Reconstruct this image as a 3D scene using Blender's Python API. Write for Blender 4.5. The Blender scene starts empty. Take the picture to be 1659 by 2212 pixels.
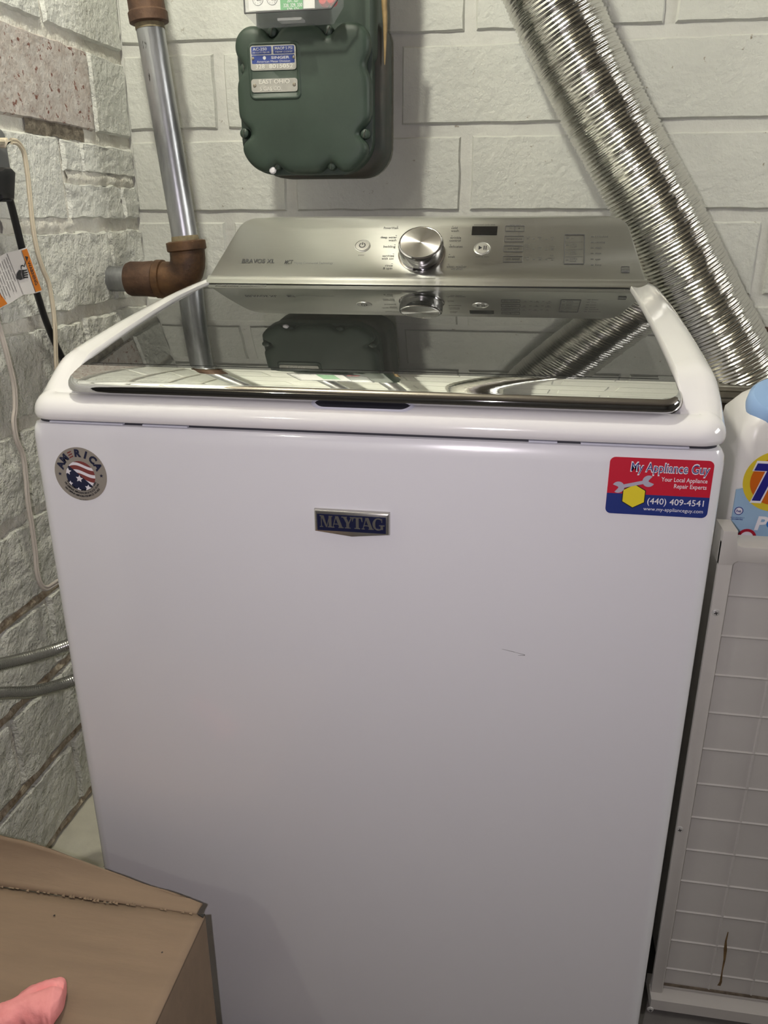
import bpy, bmesh, math, random
from mathutils import Vector, Matrix, noise
random.seed(7)
S = bpy.context.scene
COL = S.collection
V = Vector

# ------------------------------------------------------------------ camera
IW, IH, FPX = 1659.0, 2212.0, 1719.41
CAM = V((0.5069, -0.7381, 1.0606))
YAW, PITCH, ROLL = 0.1701, -0.3577, -0.0030
_f = V((-math.sin(YAW)*math.cos(PITCH), math.cos(YAW)*math.cos(PITCH), math.sin(PITCH)))
_r0 = V((math.cos(YAW), math.sin(YAW), 0)); _u0 = _r0.cross(_f)
_r = _r0*math.cos(ROLL)+_u0*math.sin(ROLL); _u = -_r0*math.sin(ROLL)+_u0*math.cos(ROLL)
cd = bpy.data.cameras.new('camera'); cam = bpy.data.objects.new('camera', cd); COL.objects.link(cam)
cd.sensor_fit = 'HORIZONTAL'; cd.sensor_width = 36.0; cd.lens = 36.0*FPX/IW
cd.clip_start = 0.02; cd.clip_end = 50
cam.matrix_world = Matrix(((_r.x, _u.x, -_f.x, CAM.x), (_r.y, _u.y, -_f.y, CAM.y), (_r.z, _u.z, -_f.z, CAM.z), (0, 0, 0, 1)))
S.camera = cam

# ------------------------------------------------------------------ light and exposure
S.view_settings.view_transform = 'Standard'; S.view_settings.look = 'None'
S.view_settings.gamma = 1.0; S.view_settings.use_curve_mapping = False
S.view_settings.exposure = 0.0
w = bpy.data.worlds.new('world'); S.world = w; w.use_nodes = True
w.node_tree.nodes['Background'].inputs[0].default_value = (0.9, 0.95, 1, 1)
w.node_tree.nodes['Background'].inputs[1].default_value = 0.02
# the phone's own flash, a finger's width to the left of its lens
fl = bpy.data.lights.new('phone_flash', 'POINT'); fl.energy = 11.5; fl.color = (1.0, 0.91, 0.98); fl.shadow_soft_size = 0.005
flo = bpy.data.objects.new('phone_flash', fl); COL.objects.link(flo)
flo.location = CAM - _r*0.05 + _u*0.004
LAMPS = ((V((0.04, 0.05, 2.02)), 31.0, 'bare bulb in a white porcelain ceiling lampholder above the washer'),
         (V((-0.42, -1.95, 2.02)), 7.0, 'bare bulb in a ceiling lampholder at the far end of the room'))
FILL_L = 15.0      # glow of an unseen window added on the right to brighten the left wall

# ------------------------------------------------------------------ measuring helpers
def ray(px, py):
    return _f + _r*((px-IW/2)/FPX) - _u*((py-IH/2)/FPX)
def at(px, py, ax, v):
    d = ray(px, py); t = (v-CAM[ax])/d[ax]
    return CAM + d*t
class Plane:
    def __init__(s, o, r, u):
        s.o, s.r, s.u = V(o), V(r).normalized(), V(u).normalized(); s.n = s.r.cross(s.u)
    def px(s, x, y):
        d = ray(x, y); t = (s.o-CAM).dot(s.n)/d.dot(s.n); p = CAM+d*t-s.o
        return (p.dot(s.r), p.dot(s.u))
    def P(s, a, b, h=0.0):
        return s.o+s.r*a+s.u*b+s.n*h
    def M(s, a=0, b=0, h=0):
        p = s.P(a, b, h)
        return Matrix(((s.r.x, s.u.x, s.n.x, p.x), (s.r.y, s.u.y, s.n.y, p.y), (s.r.z, s.u.z, s.n.z, p.z), (0, 0, 0, 1)))

# ------------------------------------------------------------------ materials
MATS = {}
def mat(name, col, rough=0.5, metal=0.0, var=0.0, vscale=8.0, col2=None, bump=0.0, bscale=60.0, bdist=0.002,
        coat=0.0, aniso=0.0, radial=False, emit=None, spec=0.5, speck=None, trans=0.0, ior=1.5, alpha=1.0, stretch=None, coat_rough=0.03):
    m = bpy.data.materials.new(name); m.use_nodes = True; MATS[name] = m
    N, L = m.node_tree.nodes, m.node_tree.links
    b = N['Principled BSDF']
    I = b.inputs
    I['Base Color'].default_value = (*col, 1); I['Roughness'].default_value = rough; I['Metallic'].default_value = metal
    I['Coat Weight'].default_value = coat; I['Coat Roughness'].default_value = coat_rough
    I['Specular IOR Level'].default_value = spec; I['IOR'].default_value = ior
    I['Transmission Weight'].default_value = trans; I['Alpha'].default_value = alpha
    tc = N.new('ShaderNodeTexCoord')
    src = tc.outputs['Object']
    if stretch:
        mp = N.new('ShaderNodeMapping'); mp.inputs['Scale'].default_value = stretch; L.new(src, mp.inputs[0]); src = mp.outputs[0]
    if aniso:
        I['Anisotropic'].default_value = aniso
        tg = N.new('ShaderNodeTangent')
        tg.direction_type = 'RADIAL'; tg.axis = 'Z' if radial else 'X'
        L.new(tg.outputs[0], I['Tangent'])
    cs = None
    if var or col2:
        nz = N.new('ShaderNodeTexNoise'); nz.inputs['Scale'].default_value = vscale; nz.inputs['Detail'].default_value = 8; nz.inputs['Roughness'].default_value = 0.62
        L.new(src, nz.inputs['Vector'])
        cr = N.new('ShaderNodeValToRGB'); L.new(nz.outputs['Fac'], cr.inputs[0])
        c2 = col2 if col2 else tuple(max(0, c*(1-var)) for c in col)
        cr.color_ramp.elements[0].position = 0.36; cr.color_ramp.elements[0].color = (*c2, 1)
        cr.color_ramp.elements[1].position = 0.62; cr.color_ramp.elements[1].color = (*col, 1)
        cs = cr.outputs[0]; L.new(cs, I['Base Color'])
    if speck:
        sc, thr, scol = speck
        n2 = N.new('ShaderNodeTexNoise'); n2.inputs['Scale'].default_value = sc; n2.inputs['Detail'].default_value = 5; n2.inputs['Roughness'].default_value = 0.7
        L.new(src, n2.inputs['Vector'])
        r2 = N.new('ShaderNodeValToRGB'); L.new(n2.outputs['Fac'], r2.inputs[0])
        r2.color_ramp.elements[0].position = thr; r2.color_ramp.elements[0].color = (0, 0, 0, 1)
        r2.color_ramp.elements[1].position = thr+0.05; r2.color_ramp.elements[1].color = (1, 1, 1, 1)
        mx = N.new('ShaderNodeMix'); mx.data_type = 'RGBA'
        L.new(r2.outputs[0], mx.inputs[0])
        if cs: L.new(cs, mx.inputs[6])
        else: mx.inputs[6].default_value = (*col, 1)
        mx.inputs[7].default_value = (*scol, 1)
        L.new(mx.outputs[2], I['Base Color'])
    if bump:
        n3 = N.new('ShaderNodeTexNoise'); n3.inputs['Scale'].default_value = bscale; n3.inputs['Detail'].default_value = 6; n3.inputs['Roughness'].default_value = 0.6
        L.new(src, n3.inputs['Vector'])
        bp = N.new('ShaderNodeBump'); bp.inputs['Strength'].default_value = bump; bp.inputs['Distance'].default_value = bdist
        L.new(n3.outputs['Fac'], bp.inputs['Height']); L.new(bp.outputs[0], I['Normal'])
    if emit:
        I['Emission Color'].default_value = (*emit[0], 1); I['Emission Strength'].default_value = emit[1]
    return m
def flat(name, col, rough=0.5, metal=0.0):
    return mat(name, col, rough, metal)

WALLW = (0.652, 0.660, 0.612)
mat('wall_paint', WALLW, 0.62, var=0.10, vscale=5, bump=0.7, bscale=80, bdist=0.005, speck=(55, 0.672, (0.30, 0.26, 0.20)))
mat('wall_mortar', (0.64, 0.64, 0.60), 0.7, var=0.10, vscale=9, bump=0.7, bscale=60, bdist=0.004, speck=(30, 0.68, (0.28, 0.24, 0.19)))
mat('left_paint', (0.80, 0.81, 0.755), 0.5, var=0.10, vscale=7, bump=0.9, bscale=62, bdist=0.011, speck=(38, 0.71, (0.25, 0.21, 0.16)))
mat('left_rough', (0.84, 0.845, 0.77), 0.5, var=0.16, vscale=10, bump=1.0, bscale=38, bdist=0.022, speck=(26, 0.72, (0.36, 0.27, 0.17)))
mat('left_mortar', (0.80, 0.79, 0.72), 0.65, col2=(0.72, 0.69, 0.61), vscale=26, bump=1.0, bscale=45, bdist=0.010, speck=(34, 0.70, (0.2, 0.16, 0.11)))
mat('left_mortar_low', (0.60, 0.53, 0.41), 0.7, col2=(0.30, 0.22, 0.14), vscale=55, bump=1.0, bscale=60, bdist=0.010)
mat('peeled_clay', (0.60, 0.565, 0.53), 0.8, col2=(0.45, 0.39, 0.35), vscale=60, bump=0.9, bscale=130, bdist=0.003, speck=(70, 0.585, (0.22, 0.10, 0.075)))
mat('bare_mortar', (0.30, 0.26, 0.20), 0.9, col2=(0.12, 0.10, 0.075), vscale=60, bump=1.0, bscale=90, bdist=0.008)
mat('floor_paint', (0.62, 0.60, 0.50), 0.6, var=0.15, vscale=14, bump=0.4, bscale=40, bdist=0.003, speck=(60, 0.68, (0.22, 0.19, 0.14)))
mat('floor_concrete', (0.17, 0.16, 0.145), 0.8, var=0.3, vscale=6, bump=0.3, bscale=50, bdist=0.003)
mat('ceiling_paint', (0.20, 0.175, 0.14), 0.8)
mat('room_wall', (0.12, 0.115, 0.11), 0.8, var=0.15, vscale=3)
mat('enamel', (0.80, 0.80, 0.83), 0.22, coat=0.5, coat_rough=0.06)
mat('enamel_top', (0.83, 0.82, 0.82), 0.10, coat=0.6)
mat('seam_dark', (0.03, 0.03, 0.04), 0.6)
mat('seam_clip', (0.62, 0.63, 0.72), 0.35)
mat('lid_glass', (0.034, 0.035, 0.034), 0.012, spec=0.85)
mat('lid_window', (0.018, 0.019, 0.018), 0.012, spec=0.72)
mat('lid_mirror', (0.72, 0.72, 0.69), 0.015, metal=1)
mat('chrome', (0.62, 0.62, 0.62), 0.035, metal=1)
mat('steel_panel', (0.47, 0.47, 0.445), 0.34, metal=1, aniso=0.75, var=0.05, vscale=30, stretch=(1, 120, 120))
mat('knob_side', (0.55, 0.54, 0.55), 0.10, metal=1)
mat('knob_face', (0.60, 0.60, 0.61), 0.27, metal=1, aniso=0.93, radial=True)
mat('print_dark', (0.03, 0.03, 0.034), 0.5)
mat('print_grey', (0.075, 0.075, 0.078), 0.5)
mat('print_faint', (0.20, 0.20, 0.20), 0.5)
mat('display_black', (0.008, 0.008, 0.009), 0.15)
mat('button_silver', (0.62, 0.62, 0.60), 0.28, metal=0.8)
mat('navy', (0.008, 0.011, 0.045), 0.35)
mat('sticker_red', (0.56, 0.012, 0.035), 0.4)
mat('sticker_blue', (0.017, 0.035, 0.20), 0.4)
mat('sticker_white', (0.82, 0.80, 0.84), 0.45)
mat('sticker_yellow', (0.80, 0.66, 0.03), 0.4)
mat('sticker_steel', (0.45, 0.43, 0.52), 0.4)
mat('sticker_black', (0.012, 0.012, 0.018), 0.4)
mat('sticker_silver', (0.40, 0.365, 0.32), 0.42, metal=0.45)
mat('flag_red', (0.22, 0.045, 0.04), 0.45)
mat('badge_silver', (0.50, 0.49, 0.46), 0.25, metal=0.9)
mat('meter_green', (0.034, 0.056, 0.041), 0.48, var=0.22, vscale=9, bump=0.25, bscale=160, bdist=0.0008, speck=(45, 0.735, (0.22, 0.22, 0.17)))
mat('meter_dark', (0.024, 0.034, 0.028), 0.6, vscale=14, col2=(0.055, 0.048, 0.038))
mat('clear_plastic', (0.92, 0.93, 0.95), 0.04, alpha=0.22, spec=0.8)
mat('dial_card', (0.80, 0.80, 0.78), 0.5)
mat('green_label', (0.02, 0.33, 0.06), 0.45)
mat('red_cap', (0.60, 0.02, 0.02), 0.3)
mat('plate_metal', (0.52, 0.505, 0.47), 0.34, metal=0.75, var=0.12, vscale=120)
mat('emboss', (0.80, 0.78, 0.73), 0.3, metal=0.5)  # lighter copy of the plate metal: highlight on raised letters put into the colour
mat('plate_blue', (0.030, 0.055, 0.24), 0.4)
mat('plate_text', (0.62, 0.61, 0.60), 0.4)
mat('rivet', (0.30, 0.27, 0.22), 0.4, metal=0.7)
mat('galvanized', (0.46, 0.47, 0.49), 0.33, metal=0.85, var=0.45, vscale=26, stretch=(1, 1, 0.25), bump=0.25, bscale=120, bdist=0.001, speck=(70, 0.66, (0.06, 0.055, 0.05)))
mat('rust_iron', (0.135, 0.075, 0.045), 0.62, metal=0.25, col2=(0.065, 0.035, 0.024), vscale=30, bump=0.6, bscale=150, bdist=0.002)
mat('rust_orange', (0.17, 0.088, 0.038), 0.5, metal=0.3, col2=(0.06, 0.032, 0.02), vscale=18, bump=0.5, bscale=120, bdist=0.002)
mat('pipe_sealant', (0.27, 0.22, 0.13), 0.7, var=0.4, vscale=60)
mat('foil', (0.66, 0.65, 0.62), 0.13, metal=1, bump=0.35, bscale=170, bdist=0.0012)
mat('tin', (0.42, 0.40, 0.35), 0.3, metal=0.9, var=0.3, vscale=20)
mat('brown_metal', (0.12, 0.085, 0.06), 0.6, var=0.3, vscale=20)
mat('jug_white', (0.76, 0.74, 0.71), 0.32)
mat('jug_blue', (0.33, 0.50, 0.68), 0.38)
mat('cap_blue', (0.28, 0.43, 0.68), 0.30)
mat('logo_yellow', (0.72, 0.55, 0.03), 0.4)
mat('logo_orange', (0.62, 0.13, 0.005), 0.4)
mat('logo_navy', (0.015, 0.015, 0.22), 0.4)
mat('logo_red', (0.42, 0.01, 0.03), 0.4)
mat('logo_cyan', (0.02, 0.16, 0.50), 0.4)
mat('beige_plastic', (0.60, 0.575, 0.53), 0.5, var=0.06, vscale=6, bump=0.1, bscale=200, bdist=0.0005)
mat('beige_panel', (0.57, 0.55, 0.515), 0.55, var=0.08, vscale=5, bump=0.15, bscale=120, bdist=0.0008)
mat('blue_shade', (0.36, 0.41, 0.47), 0.5)
mat('stain', (0.20, 0.12, 0.045), 0.7, var=0.4, vscale=80)
mat('dirt', (0.20, 0.16, 0.115), 0.9, var=0.5, vscale=90)
mat('screw', (0.62, 0.61, 0.58), 0.35, metal=0.3)
mat('dark_hole', (0.02, 0.018, 0.016), 0.8)
mat('cardboard', (0.225, 0.158, 0.103), 0.8, var=0.10, vscale=14, bump=0.3, bscale=26, bdist=0.0018, stretch=(0.6, 4, 2))
mat('cardboard_edge', (0.235, 0.165, 0.105), 0.9, var=0.35, vscale=160)
mat('pink_cloth', (0.78, 0.30, 0.29), 0.85, col2=(0.66, 0.20, 0.20), vscale=22, bump=0.5, bscale=300, bdist=0.001)
mat('cord_black', (0.012, 0.012, 0.014), 0.35)
mat('cord_white', (0.66, 0.58, 0.44), 0.45)
mat('cord_pale', (0.56, 0.51, 0.46), 0.45)
mat('outlet_grey', (0.15, 0.155, 0.155), 0.5)
mat('tag_white', (0.74, 0.71, 0.70), 0.35)
mat('tag_orange', (0.66, 0.20, 0.02), 0.4)
mat('braid', (0.46, 0.46, 0.44), 0.25, metal=0.95, var=0.3, vscale=500)
mat('straw', (0.34, 0.23, 0.10), 0.6, var=0.3, vscale=60)
mat('porcelain', (0.8, 0.8, 0.78), 0.3)

# ------------------------------------------------------------------ mesh helpers
class MB:
    def __init__(s): s.v, s.f = [], []
    def add(s, vs, fs):
        o = len(s.v); s.v += [tuple(p) for p in vs]; s.f += [tuple(i+o for i in f) for f in fs]; return s
    def box(s, a, b):
        (x0, y0, z0), (x1, y1, z1) = a, b
        vs = [(x0, y0, z0), (x1, y0, z0), (x1, y1, z0), (x0, y1, z0), (x0, y0, z1), (x1, y0, z1), (x1, y1, z1), (x0, y1, z1)]
        return s.add(vs, [(3, 2, 1, 0), (4, 5, 6, 7), (0, 1, 5, 4), (1, 2, 6, 5), (2, 3, 7, 6), (3, 0, 4, 7)])
    def loops(s, L, cap0=True, cap1=True, closed=True):
        n = len(L[0]); vs = [p for l in L for p in l]; fs = []
        for k in range(len(L)-1):
            for i in range(n if closed else n-1):
                j = (i+1) % n
                fs.append((k*n+i, k*n+j, (k+1)*n+j, (k+1)*n+i))
        if cap0: fs.append(tuple(reversed(range(n))))
        if cap1: fs.append(tuple((len(L)-1)*n+i for i in range(n)))
        return s.add(vs, fs)
    def prism(s, poly, pl, h0, h1, bev=0.0):
        L = [[pl.P(a, b, h0) for a, b in poly]]
        if bev:
            L.append([pl.P(a, b, h1-bev) for a, b in poly])
            q = inset(poly, bev*0.35); L.append([pl.P(a, b, h1-bev*0.3) for a, b in q])
            q = inset(poly, bev); L.append([pl.P(a, b, h1) for a, b in q])
        else:
            L.append([pl.P(a, b, h1) for a, b in poly])
        return s.loops(L)
    def face(s, poly, pl, h):
        return s.add([pl.P(a, b, h) for a, b in poly], [tuple(range(len(poly)))])
    def ring(s, po, pi, pl, h0, h1):
        n = len(po)
        L = [[pl.P(a, b, h0) for a, b in po], [pl.P(a, b, h1) for a, b in po], [pl.P(a, b, h1) for a, b in pi], [pl.P(a, b, h0) for a, b in pi]]
        return s.loops(L, False, False)
    def lathe(s, prof, M, n=24, cap0=True, cap1=True):
        L = []
        for r, h in prof:
            L.append([M @ V((r*math.cos(2*math.pi*i/n), r*math.sin(2*math.pi*i/n), h)) for i in range(n)])
        return s.loops(L, cap0, cap1)
    def tube(s, path, r, n=10, cap=True, rf=None):
        path = [V(p) for p in path]; L = []; up = None
        for i, p in enumerate(path):
            t = (path[min(i+1, len(path)-1)]-path[max(i-1, 0)]).normalized()
            if up is None:
                up = t.cross(V((0.31, 0.2, 0.93))).normalized()
            a = (up-t*up.dot(t)).normalized(); up = a; b = t.cross(a)
            rr = rf(i/(len(path)-1)) if rf else r
            L.append([p+a*(rr*math.cos(2*math.pi*k/n))+b*(rr*math.sin(2*math.pi*k/n)) for k in range(n)])
        return s.loops(L, cap, cap)
    def text(s, body, pl, a, b, w=None, h=None, rot=0.0, hh=0.0005, align='L', bold=0.0, shear=0.0, spacing=1.0):
        vs, fs, bb = text_data(body, bold, shear, spacing)
        x0, x1 = bb; W_ = max(x1-x0, 1e-6)
        sy = h/CAPH if h else None; sx = w/W_ if w else None
        if sx is None: sx = sy
        if sy is None: sy = sx
        off = {'L': 0, 'C': -0.5, 'R': -1}[align]*W_*sx
        c, q = math.cos(rot), math.sin(rot); out = []
        for x, y in vs:
            X = (x-x0)*sx+off; Y = y*sy
            out.append(pl.P(a+X*c-Y*q, b+X*q+Y*c, hh))
        return s.add(out, fs)
    def build(s, name, m, parent=None, ang=35, label=None, kind=None):
        me = bpy.data.meshes.new(name); me.from_pydata(s.v, [], s.f); me.update()
        bm = bmesh.new(); bm.from_mesh(me)
        bmesh.ops.remove_doubles(bm, verts=bm.verts, dist=1e-6)
        bmesh.ops.recalc_face_normals(bm, faces=[f for f in bm.faces]); bm.to_mesh(me); bm.free()
        return obj(name, me, m, parent, ang, label, kind)
def obj(name, me, m, parent=None, ang=35, label=None, kind=None):
    if m: me.materials.append(MATS[m])
    if ang:
        me.polygons.foreach_set('use_smooth', [True]*len(me.polygons)); me.set_sharp_from_angle(angle=math.radians(ang))
    o = bpy.data.objects.new(name, me); COL.objects.link(o)
    put(o, parent)
    if label: o['label'] = label
    if kind: o['kind'] = kind
    return o
def put(o, parent):
    if parent is not None:
        o.parent = parent
        if parent.type == 'EMPTY': o.matrix_parent_inverse = Matrix.Translation(-V(parent.location))
def thing(name, loc, label, cat, group=None):
    o = bpy.data.objects.new(name, None); COL.objects.link(o); o.location = loc; o.empty_display_size = 0.05
    o['label'] = label; o['category'] = cat
    if group: o['group'] = group
    return o
def tag(o, label, cat, group=None):
    o['label'] = label; o['category'] = cat
    if group: o['group'] = group
    return o
_TC = {}
def text_data(body, bold=0.0, shear=0.0, spacing=1.0):
    k = (body, bold, shear, spacing)
    if k in _TC: return _TC[k]
    cu = bpy.data.curves.new('t', 'FONT'); cu.body = body; cu.size = 1.0; cu.resolution_u = 3; cu.offset = bold; cu.shear = shear; cu.space_character = spacing
    o = bpy.data.objects.new('t', cu)
    me = o.to_mesh()
    vs = [(v.co.x, v.co.y) for v in me.vertices]; fs = [tuple(p.vertices) for p in me.polygons]
    o.to_mesh_clear(); bpy.data.objects.remove(o); bpy.data.curves.remove(cu)
    xs = [a for a, b in vs] or [0, 1]
    _TC[k] = (vs, fs, (min(xs), max(xs))); return _TC[k]
CAPH = max(b for a, b in text_data('H')[0])
def rrect(x0, y0, x1, y1, r, n=6):
    if not isinstance(r, (tuple, list)): r = (r, r, r, r)     # bl, br, tr, tl
    out = []
    for cx, cy, a0, rr in ((x0+r[0], y0+r[0], 180, r[0]), (x1-r[1], y0+r[1], 270, r[1]), (x1-r[2], y1-r[2], 0, r[2]), (x0+r[3], y1-r[3], 90, r[3])):
        for k in range(n+1):
            a = math.radians(a0+90*k/n); out.append((cx+rr*math.cos(a), cy+rr*math.sin(a)))
    return out
def circ(cx, cy, r, n=32, a0=0, a1=360):
    full = abs(a1-a0) >= 360
    m = n if full else n+1
    return [(cx+r*math.cos(math.radians(a0+(a1-a0)*k/n)), cy+r*math.sin(math.radians(a0+(a1-a0)*k/n))) for k in range(m)]
def inset(poly, d):
    out = []; n = len(poly)
    ar = sum(poly[i][0]*poly[(i+1) % n][1]-poly[(i+1) % n][0]*poly[i][1] for i in range(n))
    sg = 1 if ar > 0 else -1
    for i in range(n):
        dd = d[i] if isinstance(d, list) else d
        p0, p, p1 = poly[i-1], poly[i], poly[(i+1) % n]
        e0 = V((p[0]-p0[0], p[1]-p0[1])); e1 = V((p1[0]-p[0], p1[1]-p[1]))
        if e0.length < 1e-9: e0 = e1
        if e1.length < 1e-9: e1 = e0
        n0 = V((-e0.y, e0.x)).normalized()*sg; n1 = V((-e1.y, e1.x)).normalized()*sg
        m = (n0+n1); m = m/max(m.length_squared, 0.2)*2*0.5*1.0
        k = m*2/1.0 if False else (n0+n1)/max(1+n0.dot(n1), 0.35)
        out.append((p[0]+k.x*dd, p[1]+k.y*dd))
    return out
def resample(poly, n):
    P = [V(p) for p in poly]; L = [0]
    for i in range(len(P)): L.append(L[-1]+(P[(i+1) % len(P)]-P[i]).length)
    out = []
    for k in range(n):
        t = L[-1]*k/n; i = max(j for j in range(len(P)) if L[j] <= t+1e-12)
        sL = L[i+1]-L[i]; f = (t-L[i])/sL if sL > 0 else 0
        q = P[i].lerp(P[(i+1) % len(P)], f); out.append((q.x, q.y))
    return out
def clip(poly, cx, cy, r, n=40):
    C = circ(cx, cy, r, n); out = list(poly)
    for i in range(n):
        a, b = C[i], C[(i+1) % n]; src, out = out, []
        ins = lambda p: (b[0]-a[0])*(p[1]-a[1])-(b[1]-a[1])*(p[0]-a[0]) >= 0
        for j in range(len(src)):
            p, q = src[j-1], src[j]
            ip, iq = ins(p), ins(q)
            if ip != iq:
                d0 = (b[0]-a[0])*(p[1]-a[1])-(b[1]-a[1])*(p[0]-a[0]); d1 = (b[0]-a[0])*(q[1]-a[1])-(b[1]-a[1])*(q[0]-a[0])
                t = d0/(d0-d1); out.append((p[0]+(q[0]-p[0])*t, p[1]+(q[1]-p[1])*t))
            if iq: out.append(q)
        if not out: return []
    return out
def star(cx, cy, r, rot=90, ri=0.4):
    return [(cx+(r if k % 2 == 0 else r*ri)*math.cos(math.radians(rot+36*k)), cy+(r if k % 2 == 0 else r*ri)*math.sin(math.radians(rot+36*k))) for k in range(10)]
def bez(pts, n=12):
    P = [V(p) for p in pts]; out = []
    for i in range(len(P)-1):
        p0, p1, p2, p3 = P[max(i-1, 0)], P[i], P[i+1], P[min(i+2, len(P)-1)]
        for k in range(n):
            t = k/n
            out.append(0.5*((2*p1)+(p2-p0)*t+(2*p0-5*p1+4*p2-p3)*t*t+(3*p1-p0-3*p2+p3)*t**3))
    out.append(P[-1]); return out
def sstep(a, b, x):
    t = min(1, max(0, (x-a)/(b-a))); return t*t*(3-2*t)
def slot_mesh(name, r, h, slot=True):
    """a round screw or bolt head standing on z=0, axis +z"""
    m = MB(); m.lathe([(r, 0), (r, h*0.45), (r*0.82, h*0.85), (r*0.45, h)], Matrix(), 14, False, True)
    return m
FRONT = Plane((0, 0, 0), (1, 0, 0), (0, 0, 1))

# ================================================================== the room
YW, XL, H = 0.85, -0.262, 2.16
def struct(name, mb, m, ang=35):
    o = mb.build(name, m, None, ang); o['kind'] = 'structure'; return o
struct('floor', MB().box((-2.0, -3.2, -0.06), (2.8, 0.98, 0.0)), 'floor_concrete')
struct('trim_1', MB().loops([[V((XL-0.002, y, 0.016)), V((XL+0.03, y, 0.009)), V((XL+0.09, y, 0.006)), V((XL+0.20, y, 0.004)), V((XL+0.235, y, -0.004)), V((XL-0.002, y, -0.004))] for y in (-0.5, -0.1, 0.3, 0.84)]), 'floor_paint')
struct('ceiling', MB().box((-2.0, -3.2, H), (2.8, 0.98, H+0.06)), 'ceiling_paint')
wb = struct('wall_back', MB().box((-2.0, YW+0.004, 0.0), (2.8, YW+0.12, H)), 'wall_mortar')
wl = struct('wall_left', MB().box((XL-0.16, -0.55, 0.0), (XL-0.004, YW+0.004, H)), 'left_mortar')
struct('wall_far_left', MB().box((-2.06, -3.2, 0.0), (-2.0, YW+0.004, H)), 'room_wall')
struct('wall_right', MB().box((2.8, -3.2, 0.0), (2.86, 0.98, H)), 'room_wall')
struct('wall_front', MB().box((-2.0, -3.26, 0.0), (2.8, -3.2, H)), 'room_wall')

mat('fill_glow', (1, 1, 1), 0.5, emit=((1.0, 0.985, 0.94), FILL_L))
fill_win = struct('fill_window_1', MB().box((2.755, -0.52, 1.46), (2.80, 0.48, 2.0)), 'porcelain')  # added out of view as a soft fill light, with glowing panes
MB().box((2.745, -0.47, 1.51), (2.754, -0.04, 1.95)).build('fill_pane', 'fill_glow', fill_win)
MB().box((2.745, 0.0, 1.51), (2.754, 0.43, 1.95)).build('fill_pane', 'fill_glow', fill_win)
COURSE = 0.1455; JZ = 1.2030      # one mortar line of the back wall
def block(name, pl, a0, b0, a1, b1, m, parent, proud, rough, seed):
    nx, nz = max(4, int((a1-a0)/(0.028 if rough < 1.2 else 0.011))), (6 if rough < 1.2 else 12)
    mb = MB(); rnd = random.Random(seed)
    def pt(i, j, h, ins):
        u, v = i/nx, j/nz
        a = a0+ins+(a1-a0-2*ins)*u; b = b0+ins+(b1-b0-2*ins)*v
        q = V((a*9+seed, b*9, seed*0.37))
        ed = 0.0022*rough
        a += ed*noise.noise(q*3.1)*(1 if i in (0, nx) else 0.3); b += ed*noise.noise(q*3.7+V((5, 1, 2)))*(1 if j in (0, nz) else 0.3)
        hh = h+rough*0.0016*noise.noise(q*2.2+V((0, 9, 0)))+rough*0.0010*noise.noise(q*7)
        if rough > 1.2: hh += 0.0013*noise.noise(q*18)+rough*0.0007*noise.noise(q*11+V((3, 3, 3)))
        return pl.P(a, b, hh)
    idx = {}; vs = []; fs = []
    for j in range(nz+1):
        for i in range(nx+1):
            idx[i, j] = len(vs); vs.append(pt(i, j, proud, 0.0032))
    for j in range(nz):
        for i in range(nx): fs.append((idx[i, j], idx[i+1, j], idx[i+1, j+1], idx[i, j+1]))
    per = [(i, 0) for i in range(nx)]+[(nx, j) for j in range(nz)]+[(i, nz) for i in range(nx, 0, -1)]+[(0, j) for j in range(nz, 0, -1)]
    base = len(vs)
    for (i, j) in per: vs.append(pt(i, j, -0.004, 0.0))
    for k in range(len(per)):
        q = (k+1) % len(per); fs.append((idx[per[k]], base+k, base+q, idx[per[q]]))
    mb.add(vs, fs); return mb.build(name, m, parent, 26 if rough < 1.2 else 45)
PB = Plane((0, YW, 0), (1, 0, 0), (0, 0, 1))
BL = 0.332; JT = 0.020
sd = 0
for k in range(-9, 7):
    z0 = JZ+k*COURSE+JT/2; z1 = z0+COURSE-JT
    if z0 < 0: z0 = 0.0
    if z1 > H: z1 = H-0.002
    if z1-z0 < 0.03: continue
    off = -0.073 if k % 2 == 0 else 0.066+0.327-0.005-2*BL+0.0
    x = off-3*BL
    while x < 1.75:
        a0, a1 = max(x+JT/2, XL+0.002), min(x+BL-JT/2, 1.8)
        if a1-a0 > 0.03:
            block('block', PB, a0, z0, a1, z1, 'wall_paint', wb, 0.0015+0.0005*noise.noise(V((sd*1.7, 0, 0))), 0.9, sd)
        sd += 1; x += BL
PLW = Plane((XL, 0, 0), (0, 1, 0), (0, 0, 1))       # a = y, facing +x
LROWS = {0: [(0.722, 0.85), (0.362, 0.712), (-0.01, 0.352), (-0.36, -0.02), (-0.55, -0.37)],
         -1: [(0.596, 0.85), (0.22, 0.584), (-0.16, 0.208), (-0.55, -0.172)]}
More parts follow.
